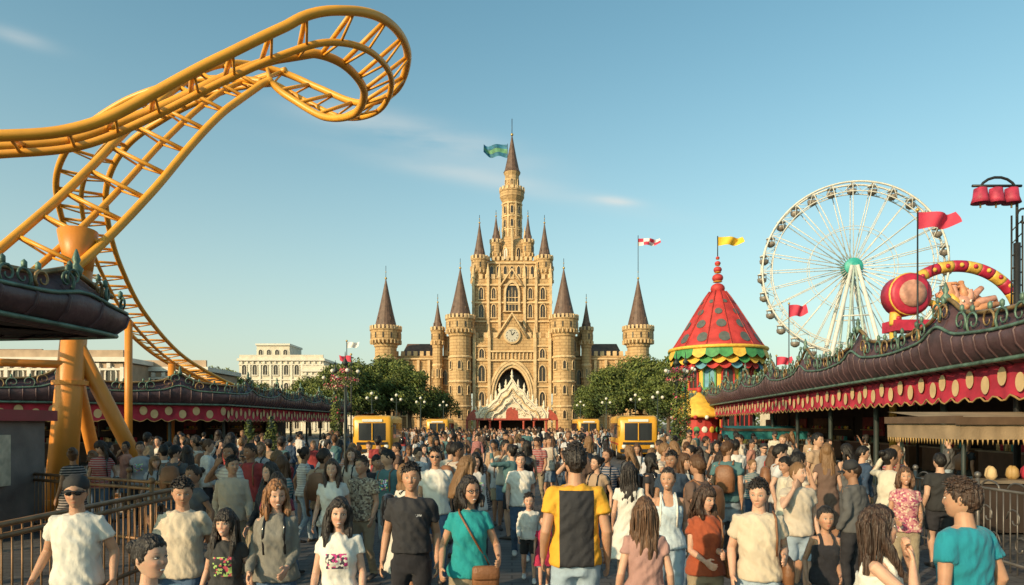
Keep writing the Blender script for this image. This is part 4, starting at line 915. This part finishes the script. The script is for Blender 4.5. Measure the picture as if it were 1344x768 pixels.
iron_fence('ornate_fence',(6.6,5),(7.5,24),1.12,irong); iron_fence('bronze_railing',(-4.75,4.2),(-4.9,10.4),1.1,brass,1); iron_fence('bronze_railing',(-4.9,10.6),(-9.5,13.2),1.1,brass,1)
iron_fence('iron_fence',(-8.5,16),(-12.8,34),1.1,irong); iron_fence('iron_fence',(8.5,25),(12.6,56),1.1,irong)
# market stalls: flat awnings with tassels
def stall(name,x,y,w,d,z,mat,fr,drop=.36):
    mb=MB()
    for sx in(-1,1):
        for sy in(-1,1): mb.tube([(x+sx*w/2,y+sy*d/2,0),(x+sx*w/2,y+sy*d/2,z)],.04,post,8)
    X0,X1,Y0,Y1=x-w/2-.2,x+w/2+.2,y-d/2-.2,y+d/2+.2
    mb.add([(X0,Y0,z-.05),(X1,Y0,z-.05),(X1,Y1,z+.18),(X0,Y1,z+.18)],[(0,1,2,3)],mat)
    mb.box(((X0+X1)/2,Y0,z-.02),(X1-X0+.1,.12,.14),mk('stall_beam',(.10,.06,.035),.6,.3)); mb.box((X0,(Y0+Y1)/2,z+.0),(.12,Y1-Y0,.14),mk('stall_beam',(.1,.06,.035)))
    for p0,p1 in((V(X0,Y0,0),V(X1,Y0,0)),(V(X0,Y0,0),V(X0,Y1,0)),(V(X1,Y0,0),V(X1,Y1,0))):
        n=int((p1-p0).length/.09); vs=[]
        for i in range(n+1): q=p0.lerp(p1,i/n); vs+=[q+V(0,0,z-.08),q+V(.015*math.sin(i*1.3),.03*math.sin(i*1.7),z-drop)]
        mb.add(vs,[(2*i,2*i+1,2*i+3,2*i+2) for i in range(n)],mat,True)
        for i in range(n): q=p0.lerp(p1,(i+.5)/n); mb.tube([q+V(0,0,z-drop),q+V(0,0,z-drop-.1)],[.018,.006],fr,4)
    mb.box((x,y-d/2+.2,.5),(w,.5,.9),wallb); mb.box((x,y-d/2+.2,.98),(w+.1,.6,.06),mk('counter_top',(.2,.16,.12),.4,.2))
    rr=random.Random(int(x*7))
    for j in range(12): mb.rev([(.05,1.01),(.09,1.08),(.07,1.2),(.02,1.26)],(x+rr.uniform(-.45,.45)*w,y-d/2+rr.uniform(.05,.35),0),8,[val,dot,gold2,scr][j%4],True)
    mb.build(name,(x,y,0))
tanm=mk('canvas_tan',(.28,.20,.12),.9,.25,2,.4)
stall('market_stall',9.9,13.6,3.2,2.0,2.12,tanm,gold2)
stall('teal_awning_stall',13.2,36,3.4,1.6,1.75,mk('canvas_teal',(.02,.17,.17),.8,.2,2,.3),gold2,.5)
# carnival ride
def carnival():
    mb=MB(); rd=mk('ride_red',(.42,.02,.05),.5,.25); yl=mk('ride_yellow',(.62,.38,.06),.5,.25); og=mk('ride_orange',(.50,.23,.12),.6,.35,3,.5,8); pk=mk('ride_pink',(.50,.25,.18),.6,.35,3,.5,8)
    X,Y,Z=20.8,32,6.9
    N=14
    for k in range(N):
        a0=math.pi*(1.0-k/N)+.1;a1=math.pi*(1-(k+1)/N)+.1
        mb.tube([(X+2.9*math.cos(a),Y,Z+2.5*math.sin(a)) for a in np.linspace(a0,a1,6)],.27,rd if k%2 else yl,12)
        a=(a0+a1)/2; mb.ball((X+2.9*math.cos(a),Y-.25,Z+2.5*math.sin(a)),.11,yl if k%2 else rd,8)
    MX=Matrix.Translation((18.3,31.6,8.0))@Matrix.Rotation(math.pi/2,4,'X')
    mb.rev([(.6,-.8),(.95,-.7),(.95,.2),(.8,.3)],(0,0,0),24,rd,True,MX); mb.rev([(.62,.28),(.62,.36),(.3,.4)],(0,0,0),20,pk,True,MX); mb.rev([(.97,.05),(1.0,.1),(.97,.16)],(0,0,0),24,yl,True,MX)
    rr=random.Random(12)
    for k in range(34):
        a=math.pi*rr.uniform(.02,.98); L=rr.uniform(.5,1.15); w=rr.uniform(-.35,.35); y0=rr.uniform(-.35,.1)
        mb.tube([(X+.3*math.cos(a),Y+y0,Z+.3+.3*math.sin(a)),(X+L*.9*math.cos(a+w*.5),Y+y0-.15,Z+.3+L*.9*math.sin(a+w*.5)),(X+L*1.5*math.cos(a+w),Y+y0-.1,Z+.3+L*1.3*math.sin(a+w)),(X+L*1.6*math.cos(a+w*1.8),Y+y0,Z+.3+L*1.25*math.sin(a+w*1.8)),(X+L*1.4*math.cos(a+w*2.2),Y+y0,Z+.3+L*1.1*math.sin(a+w*2.2))],[.2,.18,.13,.08,.03],[og,pk,og,yl][k%4],8)
    mb.ball((X,Y-.3,Z+.6),.5,pk,14,(1,.8,1.15)); mb.ball((X,Y-.62,Z+.5),.14,og,10,(1,1.2,1))
    for s in(-1,1): mb.ball((X+s*.18,Y-.68,Z+.75),.07,TEETH,8); mb.ball((X+s*.18,Y-.74,Z+.75),.035,dark,6); mb.ball((X+s*.45,Y-.3,Z+1.0),.2,og,8)
    mb.box((X+.2,Y+.2,Z-.3),(6.6,1.2,.5),rd)
    for x in(-2.9,0,2.9): mb.tube([(X+x,Y+.2,0),(X+x,Y+.2,Z)],.16,yl,10)
    mb.build('carnival_ride',(X,Y,0))
carnival()
def flagpole(x,y,z,w,h,m,d=1):
    mb=MB(); mb.tube([(x,y,0),(x,y,z)],[.06,.03],iron,8); mb.ball((x,y,z),.09,gold,8); flag(mb,(x,y,z-.1),w,h,m,d); mb.build('flagpole',(x,y,0))
flagpole(17.75,30,11.4,1.75,.75,redf); flagpole(20.2,50,10.8,1.3,.9,redf); flagpole(21.6,56,7.6,1.3,.7,redf); flagpole(-13.5,56,8.8,1,.5,whitef,1); flagpole(-12.2,52,7.3,-.9,.5,redf)
def banner_lamp(x,y):
    mb=MB(); U=.65; mb.tube([(x,y,0),(x,y,6.0)],.07,iron,8)
    for s in(-.12,.12): mb.tube([(x+s,y,4.2),(x+s,y,6.6)],.02,iron,5)
    for i in range(8): mb.tube([(x-.12,y,4.3+i*.28),(x+.12,y,4.55+i*.28)],.015,iron,4)
    mb.tube([(x,y,6.0),(x,y,6.6+U*.6)]+[(x-.42+.42*math.cos(a),y,6.7+U*.6+.35*math.sin(a)) for a in np.linspace(0,math.pi,10)]+[(x-.84,y,6.45+U)],.03,iron,6)
    mb.tube([(x,y,6.6)]+[(x+.15+.15*math.cos(a),y,6.6+.16*math.sin(a)) for a in np.linspace(math.pi,-2,10)],.025,iron,6)
    lr=mk('lantern_red',(.40,.03,.07),.6,.35,6)
    for k,dx in enumerate((-.80,-.46,-.12)): mb.rev([(.05,6.57+U),(.13,6.54+U),(.15,6.35+U),(.19,6.22+U),(.02,6.24+U)],(x+dx,y,0),14,lr,True); mb.tube([(x+dx,y,6.25+U),(x+dx,y,6.12+U)],.02,gold2,5)
    mb.tube([(x-.98,y,6.6+U),(x+.1,y,6.6+U)],.03,iron,6)
    mb.build('lantern_post',(x,y,0))
banner_lamp(11.05,15)
flw=mk('flowers_pink',(.55,.06,.12),.7,.4,8,0); flr=mk('flowers_cream',(.6,.45,.3),.7,.3,8,0)
globe=mk('lamp_globe',(.66,.62,.52),.25,.05,1,0)
def flower_lamp(x,y,h,vine=True):
    mb=MB(); rr=random.Random(int(x*10)); mb.rev([(.18,0),(.18,.3),(.09,.5),(.06,.8),(.05,h)],(x,y,0),10,post,True)
    for a in range(4):
        d=V(math.cos(a*1.571+.4),math.sin(a*1.571+.4),0); p=V(x,y,h-.6); mb.tube([p,p+d*.3+V(0,0,-.12),p+d*.55+V(0,0,.1),p+d*.55+V(0,0,.25)],.022,post,6); mb.ball(p+d*.55+V(0,0,.34),.09,globe,12); mb.ball(p+d*.55+V(0,0,.46),.035,post,6)
        leaves(mb,p+d*.38+V(0,0,-.1),(.24,.24,.2),130,.09,rr,(flw,lf2,flr))
    leaves(mb,(x,y,h-.35),(.35,.35,.3),300,.1,rr,(flw,lf1,lf2)); mb.rev([(.1,h),(.14,h+.1),(.03,h+.3),(.01,h+.6)],(x,y,0),8,post,True)
    if vine: leaves(mb,(x,y,h*.42),(.28,.28,h*.42),1500,.11,rr,(lf1,lf2,lf3)); leaves(mb,(x,y,h*.42),(.3,.3,h*.42),90,.11,rr,(flw,flr,flw))
    mb.build('street_lamp',(x,y,0))
flower_lamp(7.2,30,4.6); flower_lamp(8.6,34,5.0); flower_lamp(-7.3,30,4.6,False); flower_lamp(-8.5,33,4.5)
for x,y in((-13.5,66),(-11.8,70),(-10.4,78),(13.6,64),(12.6,70),(11,80),(-9.2,92),(9.2,92)):
    mb=MB(); mb.rev([(.16,0),(.14,.5),(.06,.8),(.05,4.6)],(x,y,0),8,post,True)
    for dx,dz in((-.45,4.5),(.45,4.5),(0,4.95)): mb.tube([(x,y,4.2),(x+dx,y,dz-.2)],.025,post,5); mb.ball((x+dx,y,dz),.16,globe,10)
    mb.build('street_lamp',(x,y,0))
for x,y,h in((-9.4,24.5,2.2),(-7.9,22.5,2.3)):
    mb=MB(); rr=random.Random(int(y)); mb.tube([(x,y,0),(x,y,h)],.07,post,8); leaves(mb,(x,y,h*.6),(.22,.22,h*.42),900,.1,rr,(lf1,lf2,lf3)); mb.build('climbing_vine_post',(x,y,0))
# buses
def bus(x,y,yaw=0,L=6.2):
    mb=MB(); yl=mk('bus_yellow_paint',(.68,.34,.03),.35,.08,1,0); ye=mk('bus_black_glass',(.03,.035,.04),.08,0,1,0); tr_=mk('tyre',(.02,.02,.02),.8,.1); wl=mk('headlight',(.7,.7,.65),.2,0,1,0)
    w=2.2;h=2.5;z0=.38
    def sec(yy,s,zt):
        a=w/2*s; r=.22; pts=[]
        for cx,cz,a0 in((a-r,z0+r*.5,-90),(a-r,zt-r,0),(-a+r,zt-r,90),(-a+r,z0+r*.5,180)):
            for q in range(5):
                an=math.radians(a0+q*22.5); pts.append(V(cx+r*math.cos(an),yy,cz+(r if cz>1 else r*.5)*math.sin(an)))
        return pts
    mb.rings([sec(0,.90,h-.22),sec(.12,.97,h-.1),sec(.4,1,h),sec(L-.3,1,h),sec(L,.94,h-.1)],yl,True)
    mb.rings([[V(a*.92*w/2,-.04+.13*a**4,z) for a in np.linspace(-1,1,9)] for z in(1.12,1.6,2.08)],ye,True,False,False)
    mb.box((0,-.06,1.6),(.05,.06,.95),yl)
    mb.box((0,-.02,.95),(1.7,.05,.14),ye); mb.box((0,-.04,.55),(2.0,.14,.18),ye); mb.box((0,.0,2.22),(1.1,.12,.14),wl)
    for s in(-1,1):
        mb.ball((s*.78,.0,.78),.13,wl,10,(1,.4,1)); mb.tube([(s*1.0,.1,1.9),(s*1.28,-.12,1.95),(s*1.28,-.15,1.6)],.03,ye,6); mb.box((s*1.28,-.16,1.6),(.12,.06,.3),ye)
        for i in range(5): mb.box((s*(w/2+.004),.95+i*1.08,1.65),(.03,.98,.85),ye)
        mb.box((s*(w/2+.006),L/2,.9),(.03,L-.6,.08),mk('bus_red_stripe',(.4,.03,.02),.4))
        for yy in(1.0,L-1.3):
            MX=Matrix.Translation((s*(w/2-.12),yy,.42))@Matrix.Rotation(math.pi/2,4,'Y'); mb.rev([(.2,-.14),(.42,-.13),(.42,.13),(.2,.14)],(0,0,0),18,tr_,False,MX); mb.rev([(.2,-.15),(.2,.15)],(0,0,0),12,wl,False,MX)
    mb.rings([[V(a*w*.42,yy,h+.02+.1*(1-abs(a))) for a in(-1,-.6,0,.6,1)] for yy in(.6,L-.6)],yl,True,False,False)
    ob=mb.build('shuttle_bus'); ob.location=(x,y,0); ob.rotation_euler=(0,0,math.radians(yaw)); return ob
bus(-7.75,38,4); bus(7.0,38,-4); bus(-7.2,66); bus(7.4,66)
def building(name,x,y,w,d,h,fl,mat,tm,bays,yaw=0,pent=True):
    mb=MB(); mb.box((0,0,h/2),(w,d,h),mat); mb.box((0,0,h+.35),(w+.8,d+.8,.5),tm); mb.box((0,-d/2+.2,h+1.0),(w,.3,.8),mat)
    for i in range(int(w/1.2)): mb.box((-w/2+.6+i*1.2,-d/2-.15,h-.3),(.4,.3,.5),tm)
    fh=h/fl
    for f in range(fl):
        mb.box((0,-d/2-.1,f*fh+fh-.1 if f<fl-1 else h-.7),(w+.2,.25,.22),tm)
        for b in range(bays):
            xx=-w/2+(b+.5)*w/bays; window(mb,xx,f*fh+fh*.25,w/bays*.42,fh*.55,-d/2,tm,dark,None,False,.14,.16)
            if f==0: mb.box((xx+w/bays/2,-d/2-.12,h/2),(.4,.24,h-.9),tm)
    if pent: mb.box((-w*.15,0,h+2),(w*.4,d*.6,3.4),mat); mb.box((-w*.15,0,h+3.9),(w*.42,d*.65,.4),tm); [window(mb,-w*.15+k*w*.1,h+1,w*.05,1.8,-d*.3,tm,dark,None,False,.1,.1) for k in(-1.5,-.5,.5,1.5)]
    ob=mb.build(name); ob.location=(x,y,0); ob.rotation_euler=(0,0,yaw)
cwh=mk('painted_cream_wall',(.62,.56,.45),.8,.15,1,.2); cwt=mk('cornice_white',(.66,.61,.52),.7,.1,1,.2); bei=mk('beige_wall',(.40,.29,.20),.85,.2,1,.2); bro=mk('brown_wall',(.26,.17,.12),.85,.2,1,.2)
building('white_hotel_building',-49.5,154,18,14,15.4,4,cwh,cwt,8); building('white_hotel_building',-37,148,12,14,12.6,3,cwh,cwt,5,0,False)
building('beige_shop_building',-52,80,20,12,8.6,3,bei,cwt,8,0,False); building('brown_shop_building',-70,92,22,12,10,3,bro,cwt,8,0,False); building('beige_shop_building',-40,84,9,9,8.0,2,bei,cwt,4,0,False)
building('cream_shop_building',42,88,16,12,8,2,cwh,cwt,7,0,False); building('brown_shop_building',74,100,26,14,10,3,bro,cwt,9,0,False)
mb=MB(); X,Y=14.2,52; rdd=mk('tent_red',(.5,.035,.025)); 
mb.rev([(1.5,0),(1.5,2.4),(1.8,2.6)],(X,Y,0),16,rdd); mb.rev([(2.0,2.5),(2.1,2.7),(1.2,3.6),(.3,4.2),(.02,4.5)],(X,Y,0),16,mk('tent_yellow',(.75,.45,.04)),True); mb.ball((X,Y,4.6),.22,rdd,10)
for k in range(16):
    a=k*math.pi/8; M=Matrix.Translation((X,Y,0))@Matrix.Rotation(a,4,'Z'); mb.ball((1.5,0,1.6),.24,[TEETH,mk('tent_yellow',(1,1,1)),mk('tent_green',(1,1,1))][k%3],10,(.2,1,1),M); mb.ball((2.05,0,2.5),.16,rdd if k%2 else TEETH,8,(1,1,1),M)
mb.build('carnival_booth',(X,Y,0))

# ================= LIGHT, SKY, CAMERA =================
el=math.radians(21); az=math.atan2(-.70,-.71)
D_=V(math.sin(az)*math.cos(el),math.cos(az)*math.cos(el),math.sin(el))
sun=bpy.data.lights.new('sun','SUN'); sun.energy=5.0; sun.angle=math.radians(.6); sun.color=(1,.73,.44)
so=bpy.data.objects.new('sun',sun); scene.collection.objects.link(so); so.rotation_euler=D_.to_track_quat('Z','Y').to_euler()
w=bpy.data.worlds.new('World'); scene.world=w; w.use_nodes=True; nt=w.node_tree; bg=nt.nodes['Background']
sky=nt.nodes.new('ShaderNodeTexSky'); sky.sky_type='NISHITA'; sky.sun_disc=False; sky.sun_elevation=el; sky.sun_rotation=az%(2*math.pi); sky.air_density=1.0; sky.dust_density=1.5; sky.ozone_density=1.5
gc=nt.nodes.new('ShaderNodeTexCoord').outputs['Generated']; sp=nt.nodes.new('ShaderNodeSeparateXYZ'); nt.links.new(gc,sp.inputs[0])
hz=mth(nt,'POWER',mth(nt,'SUBTRACT',1.0,mth(nt,'MINIMUM',mth(nt,'MAXIMUM',mth(nt,'MULTIPLY',sp.outputs[2],1.6),0.),1.)),2.3)
c=mixcol(nt,sky.outputs[0],(1.25,1.72,1.42),1.0,'MULTIPLY')
c=mixcol(nt,c,(5.5,5.25,4.35),mth(nt,'MULTIPLY',hz,.88))
cn=noisetex(nt,gc,3.2,9,(1,.6,5)); 
def blob(cx,cz,sx,sz,tilt):
    u=mth(nt,'DIVIDE',sp.outputs[0],sp.outputs[1]); v=mth(nt,'DIVIDE',sp.outputs[2],sp.outputs[1])
    du=mth(nt,'SUBTRACT',u,cx); dv=mth(nt,'SUBTRACT',mth(nt,'SUBTRACT',v,cz),mth(nt,'MULTIPLY',du,tilt))
    q=mth(nt,'ADD',mth(nt,'POWER',mth(nt,'ABSOLUTE',mth(nt,'DIVIDE',du,sx)),2.),mth(nt,'POWER',mth(nt,'ABSOLUTE',mth(nt,'DIVIDE',dv,sz)),2.))
    return mth(nt,'MULTIPLY',mth(nt,'POWER',2.718,mth(nt,'MULTIPLY',q,-1.)),mth(nt,'GREATER_THAN',sp.outputs[1],0.))
m=mth(nt,'ADD',blob(-.14,.42,.13,.022,-.22),mth(nt,'ADD',mth(nt,'MULTIPLY',blob(-.72,.565,.05,.010,-.3),.6),mth(nt,'ADD',mth(nt,'MULTIPLY',blob(.15,.325,.03,.006,-.1),.8),mth(nt,'MULTIPLY',blob(-.05,.36,.20,.014,-.2),.4))))
m=mth(nt,'MULTIPLY',m,ramp(nt,cn,.28,.58)); c=mixcol(nt,c,(6.3,6.2,5.8),mth(nt,'MINIMUM',mth(nt,'MULTIPLY',m,.95),.8))
nt.links.new(c,bg.inputs[0]); bg.inputs[1].default_value=.13
cam=bpy.data.cameras.new('camera'); cam.sensor_width=36; cam.lens=24.1; cam.shift_y=172/1344; cam.clip_end=5000; cam.clip_start=.05
co_=bpy.data.objects.new('camera',cam); scene.collection.objects.link(co_); co_.location=(0,0,2.05); co_.rotation_euler=(math.radians(90),0,0); scene.camera=co_
scene.view_settings.view_transform='Standard'; scene.view_settings.look='None'; scene.view_settings.exposure=0
print('crowd',cnt,'objs',len(bpy.data.objects))
